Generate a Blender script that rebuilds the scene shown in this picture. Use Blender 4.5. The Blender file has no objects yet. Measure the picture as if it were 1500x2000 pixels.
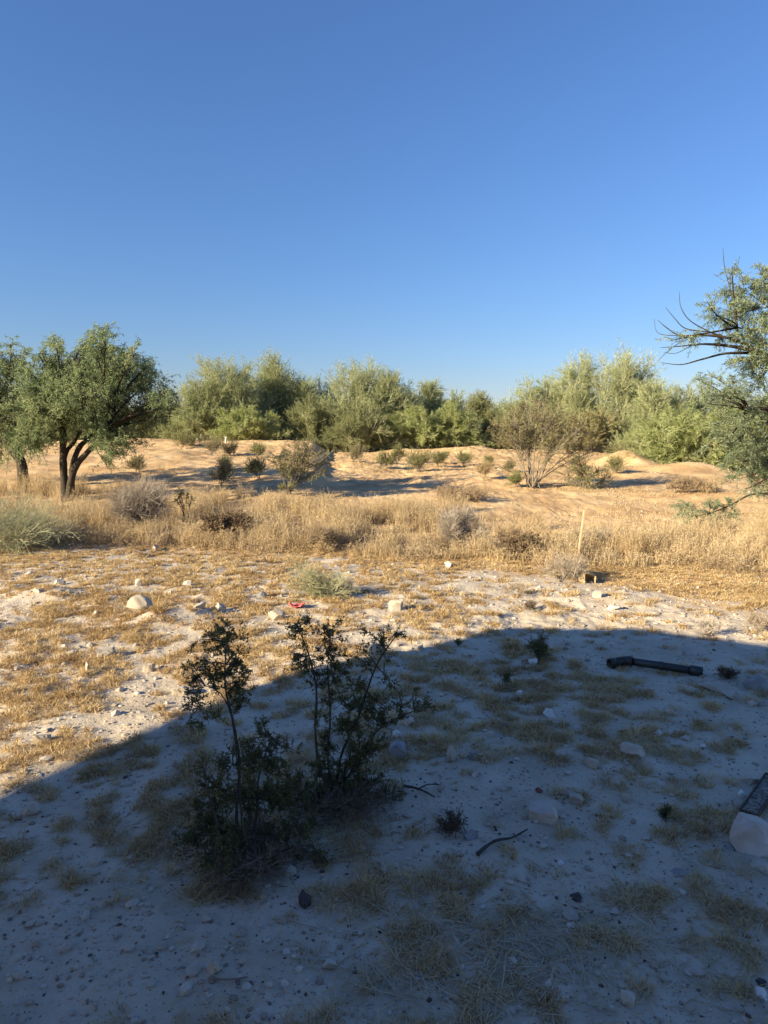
import bpy, math
import numpy as np
from mathutils import Vector

# ------------------------------------------------------------------ camera, sky, sun, exposure
scene = bpy.context.scene
COL = scene.collection
R = math.radians
CAM_H = 1.6
PITCH = R(6.0)
FPX = 2000 / 36 * 24.0            # focal length in photo pixels
SUN_EL = R(20.0)
SUN_DIR = R(30.0)                 # light travels towards +X turned this much towards +Y

cd = bpy.data.cameras.new("camera")
cam = bpy.data.objects.new("camera", cd)
COL.objects.link(cam)
cam.location = (0, 0, CAM_H)
cam.rotation_euler = (math.pi / 2 - PITCH, 0, 0)
cd.sensor_fit = 'VERTICAL'
cd.sensor_height = 36
cd.lens = 24.0
cd.clip_start = 0.05
cd.clip_end = 3000
scene.camera = cam

w = bpy.data.worlds.new("World")
scene.world = w
w.use_nodes = True
wn = w.node_tree
bg = wn.nodes["Background"]
sky = wn.nodes.new("ShaderNodeTexSky")
sky.sky_type = 'NISHITA'
sky.sun_disc = False
sky.sun_elevation = SUN_EL
sky.sun_rotation = math.atan2(-math.cos(SUN_DIR), -math.sin(SUN_DIR))
sky.air_density = 1.5
sky.dust_density = 0.0
sky.ozone_density = 10.0
wb = wn.nodes.new("ShaderNodeMix")          # slight white balance of the sky colour
wb.data_type = 'RGBA'; wb.blend_type = 'MULTIPLY'; wb.inputs[0].default_value = 1.0
wb.inputs[7].default_value = (1.20, .93, .96, 1)
wn.links.new(sky.outputs[0], wb.inputs[6])
wn.links.new(wb.outputs[2], bg.inputs[0])
bg.inputs[1].default_value = 0.069

sl = bpy.data.lights.new("sun", 'SUN')
sl.energy = 4.8
sl.angle = R(0.5)
sl.color = (1.0, 0.86, 0.585)
so = bpy.data.objects.new("sun", sl)
COL.objects.link(so)
so.location = (-30, -20, 20)
so.rotation_euler = Vector((math.cos(SUN_DIR) * math.cos(SUN_EL), math.sin(SUN_DIR) * math.cos(SUN_EL),
                            -math.sin(SUN_EL))).to_track_quat('-Z', 'Y').to_euler()
scene.view_settings.view_transform = 'Standard'
scene.view_settings.look = 'None'
scene.view_settings.exposure = 1.42
scene.view_settings.gamma = 1.0
scene.render.engine = 'CYCLES'
scene.cycles.max_bounces = 6
scene.cycles.diffuse_bounces = 3
scene.cycles.transmission_bounces = 4
scene.cycles.caustics_reflective = False

# ------------------------------------------------------------------ helpers
rs = np.random.RandomState(7)
C6, S6 = math.cos(PITCH), math.sin(PITCH)


def tag(o, label=None, cat=None, group=None, kind=None):
    if label: o["label"] = label
    if cat: o["category"] = cat
    if group: o["group"] = group
    if kind: o["kind"] = kind
    return o


def thing(name, label, cat, loc, group=None, rz=0.0):
    o = bpy.data.objects.new(name, None)
    COL.objects.link(o)
    o.location = loc
    o.rotation_euler = (0, 0, rz)
    o.empty_display_size = 0.1
    return tag(o, label, cat, group)


def mk(name, V, F, mats, parent=None, rnd=None, midx=None, smooth=False, extra=None):
    """V (n,3), F = list of (m,k) int arrays"""
    me = bpy.data.meshes.new(name)
    V = np.asarray(V, dtype=np.float32)
    F = [np.asarray(f, dtype=np.int32) for f in (F if isinstance(F, list) else [F]) if len(f)]
    me.vertices.add(len(V))
    me.vertices.foreach_set("co", V.ravel())
    nl = sum(f.size for f in F)
    npoly = sum(len(f) for f in F)
    me.loops.add(nl)
    me.polygons.add(npoly)
    me.loops.foreach_set("vertex_index", np.concatenate([f.ravel() for f in F]))
    tot = np.concatenate([np.full(len(f), f.shape[1], np.int32) for f in F])
    st = np.concatenate([[0], np.cumsum(tot)[:-1]]).astype(np.int32)
    me.polygons.foreach_set("loop_start", st)
    if midx is not None:
        me.polygons.foreach_set("material_index", np.asarray(midx, np.int32))
    me.polygons.foreach_set("use_smooth", np.full(npoly, smooth, bool))
    me.update(calc_edges=True)
    if rnd is not None:
        a = me.attributes.new("rnd", 'FLOAT', 'POINT')
        a.data.foreach_set("value", np.asarray(rnd, np.float32))
    for k, v in (extra or {}).items():
        a = me.attributes.new(k, 'FLOAT', 'POINT')
        a.data.foreach_set("value", np.asarray(v, np.float32))
    for m in (mats if isinstance(mats, (list, tuple)) else [mats]):
        me.materials.append(m)
    o = bpy.data.objects.new(name, me)
    COL.objects.link(o)
    if parent: o.parent = parent
    return o


def hash2(ix, iy, seed):
    h = (ix.astype(np.int64) * 374761393 + iy.astype(np.int64) * 668265263 + seed * 1442695041) & 0xFFFFFFFF
    h = ((h ^ (h >> 13)) * 1274126177) & 0xFFFFFFFF
    h = ((h ^ (h >> 16)) * 2246822519) & 0xFFFFFFFF
    return (h & 0xFFFFFF) / float(0xFFFFFF)


def vnoise(x, y, s, seed=0):
    x = np.asarray(x, float) / s + seed * 17.3
    y = np.asarray(y, float) / s - seed * 9.7
    ix, iy = np.floor(x), np.floor(y)
    fx, fy = x - ix, y - iy
    fx = fx * fx * fx * (fx * (fx * 6 - 15) + 10)
    fy = fy * fy * fy * (fy * (fy * 6 - 15) + 10)
    a = hash2(ix, iy, seed); b = hash2(ix + 1, iy, seed)
    c = hash2(ix, iy + 1, seed); d = hash2(ix + 1, iy + 1, seed)
    return (a + (b - a) * fx) * (1 - fy) + (c + (d - c) * fx) * fy - 0.5


def fbm(x, y, s, o=4, seed=0, g=0.5):
    t = 0; a = 1
    for k in range(o):
        xr = x * math.cos(k * 1.1) - y * math.sin(k * 1.1)
        yr = x * math.sin(k * 1.1) + y * math.cos(k * 1.1)
        t = t + a * vnoise(xr, yr, s, seed + k * 3)
        a *= g; s *= 0.5
    return t


# ------------------------------------------------------------------ terrain heights
def row_z(py, Y):
    v = (1000 - np.asarray(py, float)) / FPX
    return CAM_H + Y * (-S6 + v * C6) / (C6 + v * S6)


_px = np.array([-300, 0, 240, 430, 605, 650, 800, 940, 980, 1100, 1200, 1290, 1390, 1500, 1800.])
_u = (_px - 750) / FPX
_Y = np.array([0, 8.0, 10.5, 14, 18.0, 24, 30, 34, 37, 48, 80, 400.])
_rows24 = np.array([905, 905, 903, 903, 905, 922, 925, 922, 922, 925, 925, 928, 928, 932, 932.])
_crest = np.array([870, 868, 857, 863, 862, 884, 880, 878, 880, 882, 888, 900, 908, 912, 912.])
_T = np.zeros((len(_Y), len(_px)))
_T[2] = -0.12
_T[3] = -0.02
_T[4] = 0.24 + 0.10 * (_px < 620)
_T[5] = row_z(_rows24, 24)
_T[6] = row_z(_rows24 * 0.45 + _crest * 0.55, 30)
_T[7] = row_z(_crest, 34)
_T[8] = _T[7] - 0.02
_T[9] = _T[7] - 0.5
_T[10] = 0.5
_T[11] = 0.4
MOUNDS = []          # (x, y, h, rx, ry)


def wray(px, py, Y):
    u = (px - 750) / FPX; v = (1000 - py) / FPX
    t = Y / (C6 + v * S6)
    return np.array([u * t, Y, CAM_H + t * (-S6 + v * C6)])


for px_, py_, Y_, h_, rp, ry_ in [(1225, 900, 27.5, .85, 55, 1.5), (1345, 915, 24.5, .60, 75, .9), (815, 935, 21, .22, 18, .3),
                                  (700, 905, 27, .25, 70, 1.3), (920, 880, 33, .25, 40, 1.2), (1040, 955, 19.5, .16, 60, .7),
                                  (330, 885, 26, .28, 60, 1.5), (1150, 948, 20.5, .12, 70, .8), (350, 862, 32, .3, 40, 1.2),
                                  (1240, 935, 23, .15, 60, 1.0), (560, 960, 18.5, .14, 50, .6), (880, 935, 22, .12, 60, .8),
                                  (60, 900, 25, .3, 80, 1.2), (318, 1222, 5.95, .14, 55, .22), (385, 1212, 6.1, .10, 40, .2), (95, 1172, 6.9, .13, 70, .25), (30, 1160, 7.2, .1, 50, .25), (215, 1185, 6.6, .08, 50, .2), (1190, 1175, 6.9, .07, 150, .4), (1450, 990, 17, .12, 90, .8)]:
    p_ = wray(px_, py_, Y_)
    MOUNDS.append((p_[0], p_[1], h_, rp * Y_ / FPX, ry_))


def interp2(u, Y):
    iy = np.clip(np.searchsorted(_Y, Y, side='right') - 1, 0, len(_Y) - 2)
    fy = np.clip((Y - _Y[iy]) / (_Y[iy + 1] - _Y[iy]), 0, 1)
    fy = fy * fy * (3 - 2 * fy) * 0.5 + fy * 0.5
    iu = np.clip(np.searchsorted(_u, u, side='right') - 1, 0, len(_u) - 2)
    fu = np.clip((u - _u[iu]) / (_u[iu + 1] - _u[iu]), 0, 1)
    fu = fu * fu * (3 - 2 * fu)
    return ((_T[iy, iu] * (1 - fu) + _T[iy, iu + 1] * fu) * (1 - fy) +
            (_T[iy + 1, iu] * (1 - fu) + _T[iy + 1, iu + 1] * fu) * fy)


def pad_edge(X, Y):
    """depth of the far edge of the pale gravel pad at this lateral position"""
    u = X / np.maximum(Y, 3)
    e = np.interp(u, (np.array([-200, 0, 300, 500, 800, 1000, 1200, 1500, 1900]) - 750) / FPX,
                  [11.6, 11.3, 10.9, 10.3, 8.9, 8.3, 7.3, 6.6, 6.3])
    return e + 0.6 * fbm(X, Y, 1.6, 3, 51)


def zt(X, Y, fine=True):
    X = np.asarray(X, float); Y = np.asarray(Y, float)
    u = X / np.maximum(Y, 3.0)
    z = interp2(u, Y)
    for mx, my, h, rx, ry in MOUNDS:
        d = np.sqrt(((X - mx) / rx) ** 2 + ((Y - my) / ry) ** 2 + 1e-9)
        d = d * (1 + 0.5 * vnoise(X, Y, 0.9, 3))
        z = z + .7 * h * np.exp(-d ** 2)
    far = np.clip((Y - 10) / 12, 0, 1)
    z = z + 0.045 * fbm(X, Y, 2.2, 2, 11) * (1 + 1.3 * far)
    rill = np.abs(fbm(X, Y, 0.8, 4, 29, .6))
    z = z + far * 0.035 * np.clip(rill * 3, 0, 1) + far * .05 * fbm(X, Y, .45, 3, 43, .6)
    if fine:
        rough = np.clip(0.6 + 1.6 * vnoise(X, Y, 1.1, 5) - 0.25 * X / np.maximum(Y, 2), 0.5, 1.7)
        rough = rough * np.clip((Y + 0.5) / 5.0, 0.6, 1.0)
        z = z + rough * (0.030 * fbm(X, Y, 0.33, 2, 21) + 0.015 * fbm(X, Y, 0.075, 2, 31)
                         - 0.010 * np.clip(np.abs(fbm(X, Y, 0.16, 2, 41)) * 3, 0, 1))
    return z


def gp(px, py):
    """ground point under a photo pixel"""
    ray = wray(px, py, 1.0) - np.array([0, 0, CAM_H])
    Ys = np.concatenate([np.arange(1.0, 12, 0.01), np.arange(12, 60, 0.05)])
    P = ray[None, :] * Ys[:, None]
    P[:, 2] += CAM_H
    below = P[:, 2] <= zt(P[:, 0], P[:, 1])
    i = np.argmax(below)
    if not below[i]: i = -1
    p = P[i].copy()
    p[2] = float(zt(p[0], p[1]))
    return p


def on_ground(px, Y):
    x = (px - 750) / FPX * Y
    return np.array([x, Y, float(zt(x, Y))])


# ------------------------------------------------------------------ materials
def nodes_of(name):
    m = bpy.data.materials.new(name)
    m.use_nodes = True
    nt = m.node_tree
    return m, nt, nt.nodes["Principled BSDF"], nt.nodes["Material Output"]


def ramp(nt, fac, cols, pos=None):
    r = nt.nodes.new("ShaderNodeValToRGB")
    pos = pos or [i / (len(cols) - 1) for i in range(len(cols))]
    while len(r.color_ramp.elements) < len(cols):
        r.color_ramp.elements.new(0.5)
    for e, p, c in zip(r.color_ramp.elements, pos, cols):
        e.position = p
        e.color = (*c, 1)
    if fac is not None: nt.links.new(fac, r.inputs[0])
    return r.outputs[0]


def attr(nt, name="rnd"):
    a = nt.nodes.new("ShaderNodeAttribute")
    a.attribute_name = name
    return a.outputs["Fac"]


def noise(nt, scale, detail=4, rough=0.55, coord="Object", dist=0.0):
    tc = nt.nodes.new("ShaderNodeTexCoord")
    n = nt.nodes.new("ShaderNodeTexNoise")
    n.inputs["Scale"].default_value = scale
    n.inputs["Detail"].default_value = detail
    n.inputs["Roughness"].default_value = rough
    n.inputs["Distortion"].default_value = dist
    nt.links.new(tc.outputs[coord], n.inputs["Vector"])
    return n.outputs["Fac"]


def mixc(nt, fac, a, b, mode='MIX'):
    m = nt.nodes.new("ShaderNodeMix")
    m.data_type = 'RGBA'
    m.blend_type = mode
    for sock, v in ((m.inputs[0], fac), (m.inputs[6], a), (m.inputs[7], b)):
        if isinstance(v, (int, float)): sock.default_value = v
        elif isinstance(v, tuple): sock.default_value = (*v, 1)
        else: nt.links.new(v, sock)
    return m.outputs[2]


def math_n(nt, op, a, b=0.0, clamp=False):
    m = nt.nodes.new("ShaderNodeMath")
    m.operation = op
    m.use_clamp = clamp
    for s, v in ((m.inputs[0], a), (m.inputs[1], b)):
        if isinstance(v, (int, float)): s.default_value = v
        else: nt.links.new(v, s)
    return m.outputs[0]


def leaf_mat(name, cols, transl=0.3, rough=0.6, nscale=0.8):
    m, nt, p, out = nodes_of(name)
    n = noise(nt, nscale, 2)
    f = math_n(nt, 'ADD', math_n(nt, 'MULTIPLY', attr(nt), 0.7), math_n(nt, 'MULTIPLY', math_n(nt, 'SUBTRACT', n, 0.35), 0.9), True)
    c = ramp(nt, f, cols)
    nt.links.new(c, p.inputs["Base Color"])
    p.inputs["Roughness"].default_value = rough
    p.inputs["Specular IOR Level"].default_value = 0.25
    t = nt.nodes.new("ShaderNodeBsdfTranslucent")
    nt.links.new(c, t.inputs[0])
    mx = nt.nodes.new("ShaderNodeMixShader")
    mx.inputs[0].default_value = transl
    nt.links.new(p.outputs[0], mx.inputs[1])
    nt.links.new(t.outputs[0], mx.inputs[2])
    nt.links.new(mx.outputs[0], out.inputs[0])
    return m


def solid_mat(name, cols, nscale=8, rough=0.85, bump=0.3, bscale=60, spec=0.2, use_rnd=False, dist=0.0):
    m, nt, p, out = nodes_of(name)
    n = noise(nt, nscale, 5, 0.6, dist=dist)
    if use_rnd:
        n = math_n(nt, 'ADD', attr(nt), math_n(nt, 'MULTIPLY', math_n(nt, 'SUBTRACT', n, 0.5), 0.5), True)
        c = ramp(nt, n, cols)
    else:
        k = len(cols)
        c = ramp(nt, n, cols, [0.3 + 0.4 * i / max(k - 1, 1) for i in range(k)])
    nt.links.new(c, p.inputs["Base Color"])
    p.inputs["Roughness"].default_value = rough
    p.inputs["Specular IOR Level"].default_value = spec
    if bump:
        b = nt.nodes.new("ShaderNodeBump")
        b.inputs["Strength"].default_value = bump
        b.inputs["Distance"].default_value = 0.01
        nt.links.new(noise(nt, bscale, 5, 0.65), b.inputs["Height"])
        nt.links.new(b.outputs[0], p.inputs["Normal"])
    return m


def ground_mat():
    m, nt, p, out = nodes_of("desert_ground")
    pale = ramp(nt, noise(nt, 2.3, 7, 0.62), [(.41, .335, .245), (.53, .44, .335), (.63, .54, .42)], [.32, .5, .7])
    sand = ramp(nt, noise(nt, 0.9, 9, 0.68), [(.36, .22, .11), (.50, .325, .165), (.60, .41, .22), (.66, .475, .28)], [.32, .46, .56, .7])
    base = mixc(nt, attr(nt, "pad"), sand, pale)
    # dead plant litter tint
    litter = ramp(nt, noise(nt, 22, 5, 0.7), [(.20, .13, .07), (.40, .28, .15), (.50, .37, .22)], [.3, .5, .72])
    base = mixc(nt, math_n(nt, 'MULTIPLY', attr(nt, "litter"), ramp(nt, noise(nt, 9, 5, 0.7), [(0, 0, 0), (1, 1, 1)], [.38, .56])), base, litter)
    # small dark and light mineral grains
    tc = nt.nodes.new("ShaderNodeTexCoord")
    vo = nt.nodes.new("ShaderNodeTexVoronoi")
    vo.inputs["Scale"].default_value = 95
    nt.links.new(tc.outputs["Object"], vo.inputs["Vector"])
    sp = nt.nodes.new("ShaderNodeSeparateColor")
    nt.links.new(vo.outputs["Color"], sp.inputs[0])
    near = ramp(nt, vo.outputs["Distance"], [(1, 1, 1), (0, 0, 0)], [.22, .34])
    pick = math_n(nt, 'GREATER_THAN', sp.outputs[0], 0.80)
    gcol = ramp(nt, sp.outputs[1], [(.10, .085, .08), (.22, .15, .12), (.5, .47, .43), (.62, .60, .56)])
    base = mixc(nt, math_n(nt, 'MULTIPLY', math_n(nt, 'MULTIPLY', near, pick), 0.8), base, gcol)
    nt.links.new(base, p.inputs["Base Color"])
    p.inputs["Roughness"].default_value = 0.95
    p.inputs["Specular IOR Level"].default_value = 0.1
    b = nt.nodes.new("ShaderNodeBump")
    b.inputs["Strength"].default_value = 0.7
    b.inputs["Distance"].default_value = 0.012
    nt.links.new(math_n(nt, 'ADD', noise(nt, 38, 8, 0.7), math_n(nt, 'MULTIPLY', noise(nt, 7, 4, 0.6), 1.2)), b.inputs["Height"])
    b2 = nt.nodes.new("ShaderNodeBump")
    b2.inputs["Strength"].default_value = 0.25
    b2.inputs["Distance"].default_value = 0.12
    nt.links.new(noise(nt, 2.2, 6, 0.7), b2.inputs["Height"])
    nt.links.new(b2.outputs[0], b.inputs["Normal"])
    nt.links.new(b.outputs[0], p.inputs["Normal"])
    return m


M = dict(
    ground=ground_mat(),
    dry=leaf_mat("dry_grass_blades", [(.19, .105, .045), (.41, .265, .12), (.60, .44, .22), (.73, .59, .36)], .3, .7, 1.6),
    tall=leaf_mat("tall_dry_grass_blades", [(.24, .16, .085), (.43, .315, .175), (.57, .44, .26), (.68, .56, .38)], .3, .7, 1.4),
    weed=leaf_mat("dry_weed_stalks", [(.19, .13, .08), (.36, .265, .165), (.50, .39, .26)], .25, .8, 2),
    straw=leaf_mat("straw_bits", [(.40, .30, .18), (.58, .46, .30), (.70, .60, .43)], .2, .7, 3),
    mesq=leaf_mat("mesquite_leaves", [(.12, .165, .08), (.23, .29, .14), (.35, .41, .20), (.49, .50, .25)], .5, .55, 0.9),
    mesq_blue=leaf_mat("grey_green_mesquite_leaves", [(.12, .165, .095), (.23, .29, .17), (.35, .41, .245), (.46, .50, .30)], .5, .55, 0.9),
    palo=leaf_mat("palo_verde_twigs", [(.17, .20, .09), (.32, .355, .17), (.44, .47, .245), (.52, .54, .31)], .45, .6, 0.45),
    palo_bright=leaf_mat("bright_palo_verde_twigs", [(.16, .195, .07), (.32, .365, .14), (.45, .48, .20), (.54, .55, .27)], .45, .6, 0.5),
    palo_dark=leaf_mat("dark_olive_leaves", [(.15, .165, .075), (.29, .30, .14), (.42, .42, .20)], .45, .6, 0.6),
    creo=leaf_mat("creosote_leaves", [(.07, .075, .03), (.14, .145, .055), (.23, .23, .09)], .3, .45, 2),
    creo_far=leaf_mat("far_creosote_leaves", [(.13, .145, .045), (.26, .27, .09), (.40, .39, .15)], .35, .55, 1.2),
    creo_brown=leaf_mat("brown_creosote_leaves", [(.16, .135, .06), (.29, .255, .12), (.42, .37, .19)], .35, .6, 1.2),
    sage=leaf_mat("grey_green_stems", [(.23, .22, .13), (.41, .40, .24), (.58, .55, .36)], .25, .6, 3),
    grey=leaf_mat("bare_grey_twigs", [(.20, .16, .125), (.36, .30, .24), (.48, .42, .35)], .1, .8, 3),
    brownclump=leaf_mat("brown_dead_leaves", [(.07, .045, .03), (.17, .115, .07), (.30, .21, .13)], .15, .8, 5),
    bark_dark=solid_mat("dark_mesquite_bark", [(.030, .024, .018), (.075, .058, .042)], 14, .9, .8, 40),
    bark=solid_mat("grey_bark", [(.13, .105, .08), (.26, .22, .175)], 14, .9, .6, 40),
    bark_green=solid_mat("green_grey_bark", [(.26, .26, .15), (.42, .41, .27)], 10, .8, .5, 30),
    bark_creo=solid_mat("dark_creosote_stem", [(.045, .038, .032), (.11, .095, .08)], 40, .9, .5, 120),
    gravel=solid_mat("mixed_gravel", [(.07, .055, .05), (.20, .15, .12), (.38, .31, .24), (.48, .41, .33), (.56, .49, .41)], 30, .85, .3, 150, .2, True),
    stone_pale=solid_mat("pale_stone", [(.38, .33, .265), (.48, .425, .35), (.58, .52, .44)], 7, .85, .5, 45),
    stone_tan=solid_mat("tan_stone", [(.34, .28, .21), (.44, .37, .29), (.52, .46, .38)], 7, .85, .5, 45),
    stone_white=solid_mat("white_quartz_stone", [(.52, .50, .47), (.66, .64, .61), (.76, .74, .71)], 7, .6, .4, 40, .4),
    stone_grey=solid_mat("blue_grey_stone", [(.18, .18, .18), (.28, .28, .28), (.36, .36, .35)], 9, .8, .4, 45),
    stone_dark=solid_mat("dark_stone", [(.05, .042, .04), (.10, .085, .08)], 12, .8, .4, 45),
    stone_red=solid_mat("dull_red_stone", [(.16, .06, .05), (.26, .11, .09)], 12, .8, .4, 45),
    stone_two=solid_mat("pale_stone_with_tan_stain", [(.38, .29, .23), (.46, .38, .31), (.58, .56, .53), (.66, .64, .61)], 2.6, .8, .5, 30),
    abs=solid_mat("black_plastic_pipe", [(.012, .012, .013), (.03, .029, .028)], 6, .42, .1, 90, .5),
    wood=solid_mat("weathered_stake_wood", [(.40, .28, .17), (.52, .38, .24)], 6, .8, .3, 60),
    orange=solid_mat("faded_orange_paint", [(.60, .30, .16), (.66, .38, .22)], 6, .7, .2, 60),
    red=solid_mat("faded_red_plastic", [(.55, .10, .09), (.66, .16, .14)], 6, .5, .2, 60, .4),
    brick=solid_mat("brown_block", [(.25, .18, .105), (.38, .29, .18)], 9, .9, .5, 45),
    iron=solid_mat("dark_rusted_metal", [(.035, .025, .022), (.075, .05, .04)], 10, .7, .4, 60, .4),
    mottled=solid_mat("mottled_panel", [(.06, .045, .045), (.12, .095, .085), (.26, .215, .18), (.34, .29, .24)], 30, .95, .5, 60, dist=2.0),
    stucco=solid_mat("tan_stucco", [(.40, .33, .25), (.48, .40, .31)], 3, .9, .4, 80),
    stucco_wall=solid_mat("brown_stucco_wall", [(.48, .39, .31), (.54, .45, .36)], 3, .9, .4, 80),
    glass=solid_mat("dark_window_glass", [(.02, .025, .03), (.03, .035, .04)], 2, .1, 0, 10, .6),
    white=solid_mat("white_marker", [(.6, .55, .5), (.75, .72, .68)], 5, .6, .1, 20),
)

# ------------------------------------------------------------------ ground sheet
def stretch(lo, hi, step, far_lo, far_hi, g):
    a = list(np.arange(lo, hi + 1e-6, step))
    s = step; v = hi
    while v < far_hi:
        s *= g; v += s; a.append(v)
    s = step; v = lo; b = []
    while v > far_lo:
        s *= g; v -= s; b.append(v)
    return np.array(b[::-1] + a)


gx = stretch(-3.6, 4.4, 0.022, -900, 900, 1.022)
gy1 = np.arange(1.3, 7.0, 0.024)
ys = [7.0]; s_ = 0.024
while ys[-1] < 36:
    s_ = min(s_ * 1.012, 0.13); ys.append(ys[-1] + s_)
while ys[-1] < 1500:
    s_ *= 1.06; ys.append(ys[-1] + s_)
yb = [1.3]; s_ = 0.024
while yb[-1] > -900:
    s_ *= 1.09; yb.append(yb[-1] - s_)
gy = np.concatenate([np.array(yb[1:])[::-1], gy1, np.array(ys)])
GX, GY = np.meshgrid(gx, gy)
gz = zt(GX, GY)
nyy, nxx = GX.shape
idx = np.arange(nyy * nxx).reshape(nyy, nxx)
quads = np.stack([idx[:-1, :-1], idx[:-1, 1:], idx[1:, 1:], idx[1:, :-1]], -1).reshape(-1, 4)
pe = pad_edge(GX, GY)
pad = np.clip((pe - GY) / 0.9 + 0.5 + 1.2 * vnoise(GX, GY, 0.5, 66), 0, 1)


def band_limits(X, Y):
    u = X / np.maximum(Y, 3)
    k = (np.array([-300, 0, 300, 500, 700, 900, 1100, 1500, 1800]) - 750) / FPX
    lo = np.interp(u, k, [11.6, 11.3, 11.0, 10.6, 10.0, 9.3, 8.7, 8.6, 8.6]) + 0.5 * fbm(X, Y, 1.3, 3, 71)
    hi = np.interp(u, k, [18.5, 18.0, 17.5, 16.5, 15.5, 14.3, 12.6, 12.0, 12.0]) + 1.6 * fbm(X, Y, 2.5, 3, 81)
    return lo, hi


# grass cover control blobs given at the place in the photo where the cover is thick or thin
BL = []
for px_, py_, r_, dv in [(250, 1250, 200, .08), (100, 1480, 130, .2), (300, 1150, 250, .05), (60, 1330, 70, .2),
                         (240, 1390, 90, -.25), (60, 1165, 90, -.25), (800, 1180, 120, .1), (1150, 1210, 300, -.22),
                         (1300, 1185, 150, -.15), (1000, 1500, 60, -.1), (880, 1540, 120, -.45), (1000, 1620, 100, -.3),
                         (150, 1900, 260, -.6), (250, 1780, 120, -.4), (60, 1590, 80, -.25), (120, 1700, 60, .1),
                         (400, 1600, 60, .2), (1250, 1450, 160, .12), (1350, 1560, 120, .15), (1200, 1700, 120, .12),
                         (950, 1900, 130, .6), (1100, 1960, 90, .5), (1350, 1830, 150, .15), (1000, 1440, 80, .05), (700, 1800, 90, -.15),
                         (600, 1900, 110, -.35), (540, 1400, 50, -.35), (1130, 1480, 50, -.2), (1430, 1440, 60, .1),
                         (1190, 1300, 200, .08), (300, 1560, 60, .1), (470, 1760, 40, .1), (20, 1780, 60, .3), (1080, 1590, 60, -.35), (1250, 1400, 250, .25), (1320, 1680, 200, .3), (1000, 1350, 180, .2), (950, 1730, 120, .25), (330, 1560, 70, .3), (130, 1750, 90, .15)]:
    p_ = gp(px_, py_)
    t_ = math.hypot(p_[1], CAM_H)
    BL.append((p_[0], p_[1], r_ * t_ / FPX, 0.55 * r_ * p_[1] ** 2 / (CAM_H * FPX), dv))


def cover(X, Y):
    c = 0.365 + 0.26 * fbm(X, Y, 0.36, 2, 91, .7) + 0.80 * fbm(X, Y, 0.10, 2, 95, .6) + 0.22 * vnoise(X, Y, 1.3, 97)
    c = c + .07 * np.clip((Y - 2.8 - X * .3) / 2.0, -.6, 1) - .045
    c = c - 0.12 * np.clip((X / np.maximum(Y, 2)) + .1, -.5, .5)
    for bx, by, rx, ry, dv in BL:
        c = c + (.42 if dv > 0 else .75) * dv * np.exp(-((X - bx) / rx) ** 2 - ((Y - by) / ry) ** 2)
    return c


blo, bhi = band_limits(GX, GY)
lit = np.clip((cover(GX, GY) - 0.42) / 0.12, 0, 1) * (GY < blo + .5) * 0.75
lit = np.maximum(lit, np.clip((GY - blo + .8) / .8, 0, 1) * np.clip((bhi + .6 - GY) / 1.5, 0, 1) * 0.9)
lit = np.maximum(lit, np.clip((GY - 36) / 2, 0, 1))
g = mk("ground", np.stack([GX.ravel(), GY.ravel(), gz.ravel()], 1), [quads], M['ground'], smooth=True,
       extra={"pad": pad.ravel(), "litter": lit.ravel()})
tag(g, "sandy desert ground, pale gravelly pad in front and orange sand mounds beyond", "ground", kind="structure")


# ------------------------------------------------------------------ blades, leaves, tubes
def blades(P, H, lean, wid, rnd, bend=0.35):
    """P (n,3) roots, H heights, lean (n,2) horizontal lean as a fraction of height"""
    n = len(P)
    a = rs.uniform(0, 2 * np.pi, n)
    side = np.stack([np.cos(a), np.sin(a), np.zeros(n)], 1) * (wid / 2)[:, None]
    mid = P.copy(); mid[:, :2] += lean * (H * (0.5 - bend / 2))[:, None]; mid[:, 2] += H * 0.55
    tip = P.copy(); tip[:, :2] += lean * H[:, None] + rs.normal(0, .1, (n, 2)) * H[:, None]; tip[:, 2] += H * np.clip(1 - 0.3 * np.hypot(lean[:, 0], lean[:, 1]), .15, 1)
    root = P.copy(); root[:, 2] -= 0.008
    V = np.stack([root - side, root + side, mid + side * .8, mid - side * .8, tip], 1).reshape(-1, 3)
    b = np.arange(n)[:, None] * 5
    return V, [b + np.array([[0, 1, 2, 3]]), b + np.array([[3, 2, 4]])], np.repeat(rnd, 5)


def leaves(P, D, L, W, rnd):
    n = len(P)
    D = D / (np.linalg.norm(D, axis=1)[:, None] + 1e-9)
    q = rs.normal(0, 1, (n, 3))
    S = np.cross(D, q); S /= (np.linalg.norm(S, axis=1)[:, None] + 1e-9)
    N = np.cross(S, D)
    L = L[:, None]; W = W[:, None]
    m = P + D * L * .45 + N * W * .25
    V = np.stack([P, m + S * W / 2, P + D * L, m - S * W / 2], 1).reshape(-1, 3)
    F = np.arange(n)[:, None] * 4 + np.array([[0, 1, 2, 3]])
    return V, F, np.repeat(rnd, 4)


def bez(P0, P1, P2, K):
    t = np.linspace(0, 1, K)[None, :, None]
    return P0[:, None] * (1 - t) ** 2 + 2 * P1[:, None] * t * (1 - t) + P2[:, None] * t * t


def bez_at(P0, P1, P2, t):
    t = t[:, None]
    return P0 * (1 - t) ** 2 + 2 * P1 * t * (1 - t) + P2 * t * t


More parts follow.
